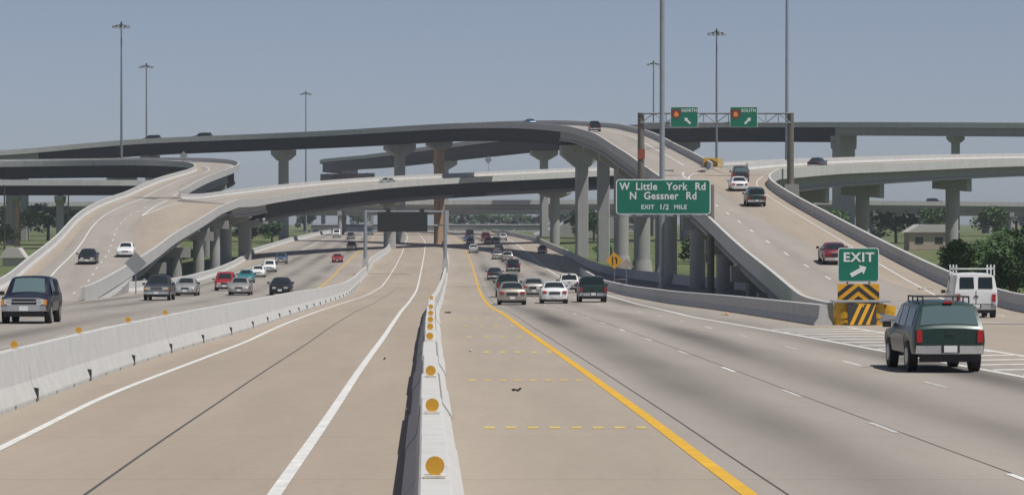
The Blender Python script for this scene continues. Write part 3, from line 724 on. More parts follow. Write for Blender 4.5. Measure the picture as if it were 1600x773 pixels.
# exit gore sign with chevron panel
d = 119.5; s_ = F / d; X0 = (1341.5 - CX) / s_; zb = zr(d)
ex = empty('exit_sign', (X0, d, zb), 'green EXIT sign with arrow above a yellow and black chevron panel', 'road sign')
zc = CZ + (HY - 413.5) / s_ - zb; panel(ex, 'sign_panel', 64 / s_, 53 / s_, 0, zc, 0, GREEN, SWHITE, .12, .035)
put_text(ex, 'EXIT', .52, 0, zc + .29, -.02, SWHITE, .012, sx=1.12); arrow(ex, .0, zc - .26, .72, 28, -.015, SWHITE)
zp = CZ + (HY - 459.5) / s_ - zb; hw, hh = 32.5 / s_, 16 / s_
panel(ex, 'chevron_panel', 2 * hw, 2 * hh, 0, zp, 0, SYEL, None, .02)
for k in range(-1, 3):                    # chevron stripes clipped to the panel
    z0 = -hh * 2.2 + k * .40 + .1
    for sd in (-1, 1):
        pts = []
        n = 14; up, lo_ = [], []
        for j in range(n + 1):
            x = hw * j / n; zt = z0 + .2 - x * .8 + .55; zb_ = zt - .2
            zt, zb_ = max(-hh, min(hh, zt)), max(-hh, min(hh, zb_))
            if zt - zb_ > .004: up.append((sd * x, zp + zt)); lo_.append((sd * x, zp + zb_))
        if len(up) > 1: MB().prism(up + lo_[::-1], -.008, 0).build('chevron_stripe', SBLK, ex, local=True)
for x in (-.45, .45): MB().box((x, .07, (zc + .6) / 2), (.07, .07, zc + .6)).build('post', GALVD, ex, local=True)
# crash cushion
cc = empty('crash_cushion', (X0, d - 1.2, zb), 'battered yellow crash cushion at the barrier end below the EXIT sign', 'crash cushion')
for i, (x, y, rr, hgt, tilt) in enumerate(((-.75, -.1, .42, .92, 0), (-.1, -.35, .43, .9, 4), (.6, -.1, .4, .86, -8), (.95, .5, .38, .82, 10), (-.4, .75, .43, .92, 0), (.3, .8, .42, .9, 0))):
    mb = MB(); t = R_(tilt); top = (x + hgt * math.sin(t), y, hgt * math.cos(t))
    mid1 = (x + .33 * hgt * math.sin(t), y, .33 * hgt); mid2 = (x + .66 * hgt * math.sin(t), y, .66 * hgt)
    mb.tube((x, y, 0), mid1, rr, rr * .95, 16); mb.tube(mid1, mid2, rr * 1.02, rr * .97, 16); mb.tube(mid2, top, rr * .99, rr * .9, 16)
    mb.build('barrel', BARREL, cc, local=True, smooth=40)
MB().box((-.05, .2, .96), (2.25, 1.6, .06)).build('cover_plate', GALV, cc, local=True)
Mx = Matrix.Translation((-.1, -.8, .46)) @ Matrix.Rotation(R_(-12), 4, 'X')
MB().box((0, 0, 0), (1.15, .03, .84), Mx).build('nose_panel', SBLK, cc, local=True)
for k in range(3):
    x = -.5 + k * .32; pl = [(x, -.42), (x + .15, -.42), (x + .55, .42), (x + .4, .42)]
    pl = [(min(.57, max(-.57, p[0])), p[1]) for p in pl]; MB().prism(pl, -.024, -.018, Mx).build('nose_stripe', SYEL, cc, local=True)
MB().box((.5, -.75, .3), (.9, .06, .12), Matrix.Rotation(R_(25), 4, 'Y')).build('bent_rail', SYEL, cc, local=True)
mb = MB(); mb.box((.85, -.45, .55), (.8, .05, .2), Matrix.Rotation(R_(12), 4, 'Y')); mb.box((.9, -.45, .28), (.7, .05, .16), Matrix.Rotation(R_(6), 4, 'Y')); mb.build('torn_fender', GALV, cc, local=True)
# gantry over the ramp
d = 333.0; s_ = F / d; xl, xr = (1001.5 - CX) / s_, (1235 - CX) / s_
gn = empty('sign_gantry', ((xl + xr) / 2, d, rz(d)), 'steel truss gantry on two posts spanning the exit ramp', 'gantry'); o = ORIG[gn]; hz = lambda y: CZ + (HY - y) / s_ - o.z
hx = (xr - xl) / 2
for sx_, yb in ((-1, 300), (1, 289)):
    MB().tube((sx_ * hx, 0, hz(yb)), (sx_ * hx, 0, hz(176.5)), .40, .38, n=18).build('post', POSTB, gn, local=True, smooth=40)
MB().prism([(-.85, -1.9), (.95, -1.9), (.85, 0), (-.75, 0)], -1.0, .9, Matrix.Translation((hx, 0, hz(288)))).build('pedestal', CONC, gn, local=True)
MB().prism([(-1.0, -3.2), (1.0, -3.2), (.8, 0), (-.8, 0)], -1.0, .9, Matrix.Translation((-hx, 0, hz(296)))).build('pedestal', CONC, gn, local=True)
for zz in (177.5, 192.5):
    for yy in (-.45, .45): MB().tube((-hx, yy, hz(zz)), (hx, yy, hz(zz)), .085, n=8).build('chord', GALVD, gn, local=True)
nb = 12
for k in range(nb):
    xa, xb = -hx + 2 * hx * k / nb, -hx + 2 * hx * (k + 1) / nb; za, zb2 = (hz(177.5), hz(192.5)) if k % 2 else (hz(192.5), hz(177.5))
    MB().tube((xa, -.45, za), (xb, -.45, zb2), .055, n=6).build('brace', GALVD, gn, local=True)
    MB().tube((xb, -.45, hz(177.5)), (xb, -.45, hz(192.5)), .045, n=6).build('brace', GALVD, gn, local=True)
panel(gn, 'plaque', .75, 1.1, -hx + .05, hz(241), -.45, SBROWN, None, .05)
for cxp, word, ang in ((1068.5, 'NORTH', 135), (1161, 'SOUTH', 45)):
    sg = empty('route_sign', ((cxp - CX) / s_, d - .85, o.z), 'small green overhead route sign reading ' + word + ' with an arrow', 'road sign')
    zc = hz(183.5); wd_, h_ = 43 / s_, 32 / s_
    panel(sg, 'sign_panel', wd_, h_, 0, zc, 0, GREEN, SWHITE, .16, .05)
    put_text(sg, word, .52, .55, zc + .72, -.02, SWHITE, .01, sx=.92)
    MB().prism([(x - .92, z + zc + .32) for x, z in ((-.52, .5), (.52, .5), (.58, .1), (.30, -.5), (-.30, -.5), (-.58, .1))], -.03, -.012).build('shield', SMAR, sg, local=True)
    MB().prism([(x - .92, z + zc + .30) for x, z in ((-.2, -.25), (.22, -.25), (.3, 0), (.08, .32), (-.1, .3), (-.26, .02))], -.04, -.03).build('shield_emblem', SORG, sg, local=True)
    arrow(sg, .35 if ang > 90 else .45, zc - .42, .95, ang, -.015, SWHITE)
    for x in (-.9, .9): MB().box((x, .2, zc), (.09, .36, h_ * .9)).build('bracket', GALVD, sg, local=True)
    for x in (-.6, .6): MB().box((x, -.5, zc - h_ / 2 - .18), (.4, .3, .16)).build('sign_lamp', DARK, sg, local=True)
# gore cushion up on the ramp
p = W(1113, 266, 356); gc = empty('gore_cushion', (p.x, p.y, rz(356)), 'yellow crash cushion with chevrons where the upper ramps split', 'crash cushion')
MB().box((-.25, 0, .6), (1.7, 2.0, 1.0)).build('cushion_body', BARREL, gc, local=True)
MB().box((.95, .3, .55), (.7, 1.6, 1.0)).build('cushion_tail', mat('faded_yellow', (.62, .52, .28), .7, 0, .2, 3), gc, local=True)
for sd in (-1, 1):
    for k in range(2):
        MB().prism([(-.25 + sd * .02, .95 - k * .45), (-.25 + sd * .8, .5 - k * .3), (-.25 + sd * .8, .3 - k * .25), (-.25 + sd * .02, .75 - k * .45)], -1.03, -1.005).build('chevron_stripe', SBLK, gc, local=True)
# message sign gantry across the car pool lanes
d = 392.0; s_ = F / d; xl, xr = LB(d), CB(d)
dm = empty('message_sign_gantry', ((xl + xr) / 2, d, zr(d)), 'galvanised gantry holding a dark electronic message board over the car pool lanes', 'gantry'); o = ORIG[dm]; hz = lambda y: CZ + (HY - y) / s_ - o.z; hx = (xr - xl) / 2
for sx_ in (-1, 1):
    MB().tube((sx_ * hx, 0, 1.0), (sx_ * hx, 0, hz(328)), .26, .22, n=14).build('post', GALV, dm, local=True, smooth=40)
    MB().prism([(-.42, 0), (.42, 0), (.36, 2.0), (-.36, 2.0)], -.6, .6, Matrix.Translation((sx_ * hx, 0, 0))).build('pedestal', BARR, dm, local=True)
for zz in (330.5, 352):
    MB().tube((-hx, .5, hz(zz)), (hx, .5, hz(zz)), .1, n=8).build('chord', GALV, dm, local=True)
xb = (629 - CX) / s_ - o.x; MSG = mat('message_board', (.035, .042, .04), .6)
MB().box((xb, -.1, hz(346.5)), (78 / s_, .9, 31 / s_)).build('message_board', MSG, dm, local=True)
for k in range(9): MB().box((xb, -.565, hz(333.5 + k * 3.25)), (76 / s_, .03, .05)).build('board_rib', DARK, dm, local=True)
MB().box((xb - 1.9, -.2, hz(329)), (.6, .5, .45)).build('roof_vent', DARK, dm, local=True); MB().box((xb + 2.6, -.2, hz(329)), (.6, .5, .45)).build('roof_vent', DARK, dm, local=True)
# small signs
def diamond(x, y, d, size, m, label, base, glyph=False, back=False):
    p = W(x, y, d); r = empty('warning_sign', (p.x, p.y, base), label, 'road sign'); z = p.z - base; h = size / math.sqrt(2)
    MB().prism([(0, z - h), (h, z), (0, z + h), (-h, z)], -.02, .02).build('sign_panel', m, r, local=True)
    MB().box((0, .06, (z + h) / 2), (.08, .08, z + h)).build('post', GALVD, r, local=True)
    if glyph:
        for xx, hh_ in ((-.18, .75), (.22, .55)):
            MB().box((xx, -.03, z - .05), (.12, .02, hh_)).build('glyph', SBLK, r, local=True)
        arrow(r, -.18, z + .32, .3, 90, -.035, SBLK); arrow(r, .18, z + .2, .45, 120, -.035, SBLK)
    return r
diamond(960, 407, 300, 1.22, SYEL, 'yellow diamond merge sign beside the round columns', zr(300) - .3, True)
diamond(212, 411, 243, 1.3, ALUM, 'grey back of a diamond sign beside the left ramp barrier', zr(243))
diamond(287, 243, 596, 1.2, ALUM, 'small diamond sign on the curling ramp', 18.3)
diamond(763, 250, 640, 1.2, ALUM, 'small diamond sign standing on the crossing ramp', 16.2)
p = W(979, 412, 285); r = empty('triangle_sign', (p.x, p.y, gz(285)), 'pale triangular sign back next to the yellow merge sign', 'road sign'); z = p.z - gz(285)
MB().prism([(-.75, z - .35), (.75, z - .35), (0, z + .55)], -.02, .02).build('sign_panel', TAN, r, local=True); MB().box((0, .05, z / 2), (.07, .07, z)).build('post', GALVD, r, local=True)

# ------------------------------------------------------------------ high masts and poles
def mast(x, ytop, d, rb_, label, base=None, nl=10, rt=None):
    p = W(x, ytop, d); zb = gz(d) if base is None else base; r = empty('high_mast_light', (p.x, p.y, zb), label, 'light mast', 'high mast lights'); H = p.z - zb
    MB().tube((0, 0, 0), (0, 0, H), rb_, rt or rb_ * .42, n=14).build('pole', GALVD if d > 400 else GALV, r, local=True, smooth=40)
    MB().tube((0, 0, 0), (0, 0, .6), rb_ * 1.6, n=10).build('base_plate', GALV, r, local=True)
    mb = MB(); n = 20
    for k in range(n):
        t0, t1 = 2 * math.pi * k / n, 2 * math.pi * (k + 1) / n; mb.tube((1.5 * math.cos(t0), 1.5 * math.sin(t0), H - .55), (1.5 * math.cos(t1), 1.5 * math.sin(t1), H - .55), .07, n=5)
    for k in range(4): t = math.pi * k / 2 + .4; mb.tube((0, 0, H - .2), (1.5 * math.cos(t), 1.5 * math.sin(t), H - .55), .06, n=5)
    mb.tube((0, 0, H - .7), (0, 0, H + .35), .28, .16, n=8); mb.build('head_ring', DARK, r, local=True)
    for k in range(nl):
        t = 2 * math.pi * k / nl; c = (1.75 * math.cos(t), 1.75 * math.sin(t))
        h = MB().tube((*c, H - .95), (*c, H - .5), .34, .16, n=10).build('lamp_housing', GALVD, r, local=True)
        MB().tube((*c, H - 1.04), (*c, H - .953), .31, .33, n=10).build('lamp_lens', LENS, h, local=True)
    return r
mast(190, 37, 655, .38, 'tall light mast rising behind the left ramp parapet')
mast(229, 101, 790, .36, 'shorter-looking light mast standing behind the highest flyover on the left', nl=8)
mast(478, 144, 980, .36, 'thin light mast between two hammerhead piers of the highest flyover', nl=8)
mast(1119.5, 48, 640, .36, 'light mast seen between the NORTH and SOUTH route signs')
mast(1021, 97, 860, .36, 'far light mast beside the left end of the sign gantry', nl=8)
mast(1034.5, -330, 287, .28, 'thick pale mast rising behind the wide green guide sign', rt=.2)
mast(1229.5, -250, 400, .30, 'mast rising behind the right post of the sign gantry', rt=.14)
def upole(x, yt, d, r0, label, arm=False):
    p = W(x, yt, d); zb = gz(d); r = empty('utility_pole', (p.x, p.y, zb), label, 'pole'); H = p.z - zb
    MB().tube((0, 0, 0), (0, 0, H), r0, r0 * .75, n=10).build('pole', WOOD, r, local=True, smooth=40)
    if arm: MB().box((0, 0, H - .6), (2.0, .1, .12)).build('crossarm', WOOD, r, local=True); MB().tube((.5, .1, H - 1.9), (.5, .1, H - 1.0), .2, n=10).build('transformer', GALV, r, local=True)
upole(7, 289, 520, .16, 'dark wooden pole at the far left under the dark bridges'); upole(107, 305, 540, .16, 'dark wooden pole beside the left ramp parapet')
upole(1500, 372, 250, .14, 'dark wooden pole in front of the bush beside the white van', True); upole(1588, 345, 262, .14, 'tall wooden pole rising from the green bush on the right')

# ------------------------------------------------------------------ vehicles
def paint(name, c, metal=.0): return mat('paint_' + name, c, .38, metal, 0, coat=.35)
SPEC = {}
def spec(k, **q): SPEC[k] = q
# stations: x, half width, belt z, top z, half roof width (front is +x)
spec('sedan', L=4.85, zb=.24, r=.32, wx=(-1.36, 1.42), st=[(-2.42, .74, .72, .80, .66), (-2.3, .85, .86, .94, .74), (-1.75, .89, .91, .98, .76), (-1.0, .90, .92, 1.36, .58), (-.25, .90, .92, 1.42, .60), (.45, .90, .91, 1.37, .59), (1.2, .90, .89, .96, .76), (1.85, .88, .82, .89, .72), (2.28, .82, .70, .77, .64), (2.42, .72, .58, .64, .56)],
     ws=(1.13, .50), rw=(-1.68, -1.04), sw=[(-.25, .92, -.3, .42), (-1.25, -.32, -.95, -.37)], tl=(.76, .75, .26, .15), hl=(.56, .60, .30, .14), bump=(.42, .2))
spec('suv', L=4.8, zb=.42, r=.38, wx=(-1.38, 1.44), st=[(-2.36, .84, .98, 1.05, .80), (-2.30, .87, 1.02, 1.12, .80), (-2.08, .89, 1.03, 1.66, .66), (-1.0, .90, 1.03, 1.71, .67), (.1, .90, 1.02, 1.71, .67), (.5, .90, 1.01, 1.66, .66), (1.15, .90, .99, 1.06, .76), (1.85, .89, .95, 1.02, .74), (2.28, .84, .84, .92, .70), (2.40, .78, .66, .74, .62)],
     ws=(1.09, .54), rw=(-2.29, -2.11), sw=[(-.05, .92, -.1, .47), (-1.0, -.14, -.95, -.18), (-1.95, -1.1, -1.9, -1.06)], tl=(.78, .88, .13, .30), hl=(.66, .80, .26, .20), bump=(.56, .2))
spec('van', L=5.2, zb=.36, r=.38, wx=(-1.6, 1.62), st=[(-2.58, .94, 1.1, 1.2, .93), (-2.55, .97, 1.12, 1.3, .93), (-2.42, .98, 1.12, 1.98, .80), (-1.0, .99, 1.12, 2.04, .82), (.6, .99, 1.12, 2.04, .82), (1.0, .99, 1.1, 1.98, .80), (1.75, .98, 1.06, 1.16, .84), (2.2, .95, 1.0, 1.06, .80), (2.5, .9, .9, .98, .76), (2.58, .84, .7, .8, .7)],
     ws=(1.7, 1.05), rw=None, sw=[(.35, 1.4, .4, .95), (-.9, .2, -.9, .2), (-2.2, -1.0, -2.15, -1.0)], tl=(.86, .92, .16, .34), hl=(.7, .84, .3, .2), bump=(.52, .22))
spec('minivan', L=4.8, zb=.28, r=.34, wx=(-1.4, 1.45), st=[(-2.38, .84, .92, 1.0, .80), (-2.32, .88, .98, 1.1, .80), (-2.1, .92, 1.0, 1.62, .68), (-1.0, .93, 1.0, 1.70, .70), (.2, .93, .98, 1.68, .69), (.75, .93, .97, 1.56, .66), (1.7, .92, .92, 1.0, .76), (2.1, .88, .82, .9, .7), (2.33, .80, .7, .78, .64), (2.4, .74, .58, .66, .6)],
     ws=(1.6, .82), rw=(-2.31, -2.13), sw=[(.2, 1.3, .15, .7), (-.9, .1, -.9, .05), (-1.95, -1.0, -1.9, -1.0)], tl=(.78, .84, .16, .3), hl=(.6, .66, .32, .14), bump=(.45, .2))
spec('pickup', L=5.3, zb=.38, r=.38, wx=(-1.6, 1.72), st=[(-2.62, .92, 1.0, 1.08, .90), (-2.55, .94, 1.02, 1.1, .90), (-.75, .95, 1.04, 1.11, .91), (-.66, .95, 1.05, 1.70, .68), (-.1, .95, 1.05, 1.76, .70), (.35, .95, 1.05, 1.72, .69), (1.0, .95, 1.04, 1.12, .82), (1.9, .94, 1.0, 1.08, .80), (2.5, .90, .92, 1.0, .78), (2.62, .85, .72, .8, .7)],
     ws=(.95, .39), rw=(-.735, -.675), sw=[(-.55, .78, -.5, .3)], tl=(.86, .86, .14, .3), hl=(.7, .84, .34, .18), bump=(.54, .22), bed=(-2.5, -.8))
MESH = {}
def contour(st, zb_arch, zb):
    x, hw, belt, zt, wr = st; cab = zt - belt > .25
    p3 = .5 * (zb_arch + belt) + .04; sh = .07 if cab else (zt - belt) * .45
    return [(0, zb), (.70 * hw, zb), (.95 * hw, zb_arch + .03), (hw, max(p3, zb_arch + .06)), (.975 * hw, belt), (wr + (.035 if cab else .02), zt - sh), (wr * .86, zt - .005), (wr * .45, zt + .02), (0, zt + .028)]
def interp_st(S, x):
    for a_, b_ in zip(S, S[1:]):
        if a_[0] <= x <= b_[0]:
            t = (x - a_[0]) / (b_[0] - a_[0]); return tuple(a_[k] + (b_[k] - a_[k]) * t for k in range(5))
    return S[0] if x < S[0][0] else S[-1]
def veh_meshes(k):
    if k in MESH: return MESH[k]
    q = SPEC[k]; S = q['st']; r = q['r']; zb = q['zb']; out = {}
    xs_ = set(s[0] for s in S); ra = r + .075
    for wx in q['wx']:
        for j in range(9): xs_.add(round(wx + ra * math.cos(math.pi * j / 8), 4))
        xs_.add(wx + ra + .015); xs_.add(wx - ra - .015)
    xs_ = sorted(xs_); mb = MB(); n = 17
    for x in xs_:
        st = interp_st(S, x); za = zb
        if x == xs_[0] or x == xs_[-1]: za = zb + .06
        for wx in q['wx']:
            if abs(x - wx) <= ra: za = max(za, r + math.sqrt(max(0, ra * ra - (x - wx) ** 2)))
        c = contour(st, za, zb + .02)
        ring = [(x, y, z) for y, z in c] + [(x, -y, z) for y, z in c[-2:0:-1]]
        mb.v += ring; n = len(ring)
    m_ = len(xs_)
    for i in range(m_ - 1):
        for j in range(n): mb.f.append((i * n + j, i * n + (j + 1) % n, (i + 1) * n + (j + 1) % n, (i + 1) * n + j))
    mb.f += [tuple(range(n)), tuple(reversed(range((m_ - 1) * n, m_ * n)))]
    out['body'] = mb.mesh(k + '_body', smooth=38)
    def slant(x0, x1, inset=.93, lift=.014):
        a_, b_ = interp_st(S, x0), interp_st(S, x1); g_ = MB(); nn = Vector((b_[3] - a_[3], 0, -(x1 - x0))).normalized() * lift
        if nn.z < 0: nn = -nn
        for st, x, t in ((a_, x0, .0), (b_, x1, 0)):
            c = contour(st, zb, zb); pts = [(-c[6][0] * inset, c[6][1]), (-c[7][0], c[7][1]), (0, c[8][1]), (c[7][0], c[7][1]), (c[6][0] * inset, c[6][1])]
            for y, z in pts: g_.v.append((x + nn.x, y, z + nn.z))
        g_.f = [(i, i + 1, i + 6, i + 5) for i in range(4)]; return g_
    out['windshield'] = slant(*q['ws']).mesh('windshield', smooth=60)
    if q['rw']: out['rear_window'] = slant(q['rw'][0], q['rw'][1], 1.04).mesh('rear_window', smooth=60)
    sw = []
    for (b0, b1, t0, t1) in q['sw']:
        for sd in (1, -1):
            g_ = MB()
            for x, t in ((b0, .14), (b1, .14), (t1, .9), (t0, .9)):
                c = contour(interp_st(S, x), zb, zb); p4, p5 = c[4], c[5]; y = p4[0] + (p5[0] - p4[0]) * t + .012; z = p4[1] + (p5[1] - p4[1]) * t
                g_.v.append((x, sd * y, z))
            g_.f = [(0, 1, 2, 3)]; sw.append(g_.mesh('side_window'))
    out['side_window'] = sw
    t_ = MB(); t_.tube((0, -.11, 0), (0, .11, 0), r, n=20); out['tyre'] = t_.mesh('tyre', smooth=40)
    t_ = MB(); t_.tube((0, .10, 0), (0, .122, 0), r * .62, r * .55, n=16); out['rim'] = t_.mesh('rim')
    xr_, xf = S[0][0], S[-1][0]; ty, tz, tw, th = q['tl']; hy_, hz_, hw_, hh_ = q['hl']
    out['tail'] = MB().box((0, 0, 0), (.10, tw, th)).mesh('tail_light'); out['head'] = MB().box((0, 0, 0), (.12, hw_, hh_)).mesh('headlight')
    bz, bh = q['bump']
    def bumper(x, sgn, wd):
        P = [(-wd, -.22), (-wd * .96, .0), (-wd * .7, .07), (0, .10), (wd * .7, .07), (wd * .96, 0), (wd, -.22)]; g_ = MB()
        for z in (bz - bh / 2, bz + bh / 2):
            for y, dx in P: g_.v.append((x + sgn * dx, y, z))
            for y, dx in P: g_.v.append((x + sgn * (dx - .12), y * .93, z))
        N_ = len(P)
        for i in range(N_ - 1):
            g_.f += [(i, i + 1, 2 * N_ + i + 1, 2 * N_ + i), (N_ + i, 3 * N_ + i, 3 * N_ + i + 1, N_ + i + 1), (i, N_ + i, N_ + i + 1, i + 1), (2 * N_ + i, 2 * N_ + i + 1, 3 * N_ + i + 1, 3 * N_ + i)]
        g_.f += [(0, 2 * N_, 3 * N_, N_), (N_ - 1, 2 * N_ - 1, 4 * N_ - 1, 3 * N_ - 1)]
        return g_
    hwr, hwf = max(S[0][1], S[1][1] * .97), max(S[-1][1], S[-2][1] * .97)
    out['rbump'] = bumper(xr_, -1, hwr).mesh('bumper'); out['fbump'] = bumper(xf, 1, hwf).mesh('bumper')
    out['mirror'] = MB().box((0, 0, 0), (.12, .2, .15)).mesh('mirror'); out['plate'] = MB().box((0, 0, 0), (.02, .32, .16)).mesh('licence_plate')
    out['grille'] = MB().box((0, 0, 0), (.06, hy_ * 1.15, hh_ * 1.0)).mesh('grille')
    out['under'] = MB().box((0, 0, zb + .0), (S[-1][0] - S[0][0] - .5, 1.35, .12)).mesh('underbody')
    MESH[k] = out; return out
def part(name, me, m, parent, loc=(0, 0, 0), rot=None, sc=None):
    o = bpy.data.objects.new(name, me); COL.objects.link(o); o.parent = parent; o.location = loc
    if rot: o.rotation_euler = rot
    if sc: o.scale = sc
    if not me.materials: me.materials.append(None)
    o.material_slots[0].link = 'OBJECT'; o.material_slots[0].material = m; return o
def vehicle(kind, m, loc, direction, label, cat, scale=1.0, rack=False, ladder=False, chrome=True, pitch=True, glass=None, lights_on=False, low=None, vz=1.0, two_tone=None):
    q = SPEC[kind]; ms = veh_meshes(kind); d_ = Vector(direction).normalized()
    root = empty(cat.replace(' ', '_'), loc, label, cat); root.rotation_euler = (0, -math.asin(d_.z) if pitch else 0, math.atan2(d_.y, d_.x)); root.scale = (scale, scale, scale * vz)
    S = q['st']; g_ = glass or GLASS
    part('body', ms['body'], m, root); part('windshield', ms['windshield'], g_, root)
    if 'rear_window' in ms: part('rear_window', ms['rear_window'], g_, root)
    for w_ in ms['side_window'] if not ladder else ms['side_window'][:2]: part('side_window', w_, GLASS, root)
    for wx in q['wx']:
        for sd in (1, -1):
            hw = interp_st(S, wx)[1]; t_ = part('wheel', ms['tyre'], BLACK, root, (wx, sd * (hw - .125), q['r'])); part('rim', ms['rim'], RIM, t_, (0, 0, 0), (0, 0, 0 if sd > 0 else math.pi))
    xr_, xf = S[0][0], S[-1][0]; ty, tz, tw, th = q['tl']; hy_, hz_, hw_, hh_ = q['hl']
    for sd in (1, -1):
        part('tail_light', ms['tail'], TAIL, root, (xr_ + .015, sd * (ty - tw / 2 + .02), tz)); part('headlight', ms['head'], HEADL, root, (xf - .03, sd * (hy_ - hw_ / 2 + .05), hz_))
        xm = q['ws'][0] - .15; part('mirror', ms['mirror'], DARK if chrome else m, root, (xm, sd * (interp_st(S, xm)[1] + .09), interp_st(S, xm)[2] + .1))
    bm = CHROME if chrome else m
    part('bumper', ms['rbump'], bm, root, (-.02, 0, 0)); part('bumper', ms['fbump'], bm, root, (.02, 0, 0))
    bz = q['bump'][0]
    part('licence_plate', ms['plate'], SWHITE, root, (xr_ - .135, 0, bz + .02)); part('licence_plate', ms['plate'], SWHITE, root, (xf + .135, 0, bz))
    part('grille', ms['grille'], DARK, root, (xf - .01, 0, hz_)); part('underbody', ms['under'], DARK, root)
    if 'tr' not in ms:
        ms['tr'] = MB().box((0, 0, 0), (.06, 1.45, .20)).mesh('valance'); ms['st'] = MB().box((0, 0, 0), (.03, 1.5, .035)).mesh('bumper_strip'); ms['hb'] = MB().box((0, 0, 0), (.05, .22, .05)).mesh('brake_light')
        ms['bar'] = MB().box((0, 0, 0), (.05, 1.22, .035)).mesh('grille_bar'); ms['hd'] = MB().box((0, 0, 0), (.03, .2, .05)).mesh('tailgate_handle'); ms['ts'] = MB().box((0, 0, 0), (.10, .10, .2)).mesh('turn_signal')
        ms['pf'] = MB().box((0, 0, 0), (.015, .44, .2)).mesh('plate_frame')
    part('valance', ms['tr'], DARK, root, (xr_ + .06, 0, bz - .2)); part('valance', ms['tr'], DARK, root, (xf - .06, 0, bz - .2))
    if kind != 'sedan':
        part('bumper_strip', ms['st'], SBLK, root, (xr_ - .09, 0, bz + .115))
        part('plate_frame', ms['pf'], DARK, root, (xr_ - .126, 0, bz + .02))
        part('tailgate_handle', ms['hd'], SBLK, root, (xr_ - .012, 0, tz + .07))
    if kind in ('suv', 'minivan'): part('brake_light', ms['hb'], TAIL, root, (q['rw'][1] - .01, 0, max(s_[3] for s_ in S) - .015))
    if chrome and kind in ('suv', 'pickup', 'van'):
        for dz_ in (-.12, 0, .12): part('grille_bar', ms['bar'], CHROME, root, (xf + .015, 0, hz_ + dz_))
        for sd in (1, -1): part('turn_signal', ms['ts'], SORG, root, (xf - .04, sd * (hy_ + .10), hz_ - .02))
    if kind in ('sedan',): part('licence_recess', ms['plate'], DARK, root, (xr_ - .012, 0, .68), sc=(1, 2.2, 1.0))
    if kind == 'van':
        for sd in (1, -1):
            g2 = MB(); yv = .42 * sd
            a_, b_ = interp_st(S, -2.535), interp_st(S, -2.44)
            g2.v = [(-2.565, yv - .33, 1.34), (-2.565, yv + .33, 1.34), (-2.468, yv + .31, 1.86), (-2.468, yv - .31, 1.86)]; g2.f = [(0, 1, 2, 3)]
            part('rear_window', g2.mesh('rear_window'), g_, root)
        part('door_seam', MB().box((-2.59, 0, .95), (.02, .02, .6)).mesh('door_seam'), DARK, root)
    if kind == 'pickup':
        part('bed_liner', MB().box((-1.64, 0, 1.125), (1.7, 1.56, .012)).mesh('bed_liner'), SBLK, root)
        part('tailgate_seam', MB().box((-2.625, 0, .82), (.012, 1.4, .03)).mesh('tailgate_seam'), DARK, root)
    if rack:
        zt = max(s[3] for s in S) + .02; rk = MB()
        for sd in (1, -1):
            rk.tube((-1.85, sd * .56, zt + .09), (.25, sd * .56, zt + .09), .022, n=6)
            for x in (-1.85, -1.1, -.4, .25): rk.tube((x, sd * .56, zt - .06), (x, sd * .56, zt + .09), .02, n=6)
        for x in (-1.8, -.7): rk.tube((x, -.56, zt + .1), (x, .56, zt + .1), .018, n=6)
        part('roof_rack', rk.mesh('roof_rack'), DARK, root)
    if ladder:
        zt = 2.02; rk = MB()
        for x in (-2.2, -.9, .5):
            rk.box((x, 0, zt + .22), (.06, 1.78, .06))
            for sd in (1, -1): rk.box((x, sd * .86, zt + .16), (.06, .06, .5))
        for sd in (1, -1): rk.box((-.85, sd * .82, zt + .26), (2.8, .05, .05))
        part('ladder_rack', rk.mesh('ladder_rack'), SWHITE, root)
    return root
PT = dict(green=paint('deep_green', (.004, .034, .027), .1), navy=paint('navy', (.009, .012, .026), .1), black=paint('black', (.012, .013, .017), .1), white=paint('white', (.72, .73, .73)),
          silver=paint('silver', (.42, .41, .39), .5), champagne=paint('champagne', (.40, .36, .31), .5), red=paint('red', (.30, .018, .025), .1), maroon=paint('maroon', (.16, .02, .035), .1), teal=paint('teal', (.03, .22, .24), .3),
          blue=paint('blue', (.05, .12, .22), .3), grey=paint('grey', (.16, .17, .18), .4), dgreen=paint('forest', (.012, .045, .035), .1), dgrey=paint('charcoal', (.045, .05, .06), .3))
def road_dir(cur, d, s_=1): return Vector((cur(d + 6) - cur(d - 6), 12, zr(d + 6) - zr(d - 6))) * s_
def on_road(kind, col, x, y, label, cat, away=True, cur=YR, **kw):
    """x,y = pixel of the near end's ground line; the vehicle's centre lies half a length behind it"""
    X, d = px(x, y); s_ = kw.get('scale', 1.0); half = SPEC[kind]['L'] / 2 * s_ * .62
    dr = road_dir(cur, d, 1); dr.normalize(); c = Vector((X, d, 0)) + Vector((dr.x, dr.y, 0)) * half
    if not away: dr = -dr
    return vehicle(kind, PT[col], (c.x, c.y, zr(c.y)), dr, label, cat, **kw)
def on_rib(kind, col, rib, i, off, label, cat, away=True, **kw):
    p = rib.at(i, off); t = rib.tan(i)
    return vehicle(kind, PT[col], (p.x, p.y, p.z), t if away else -t, label, cat, **kw)
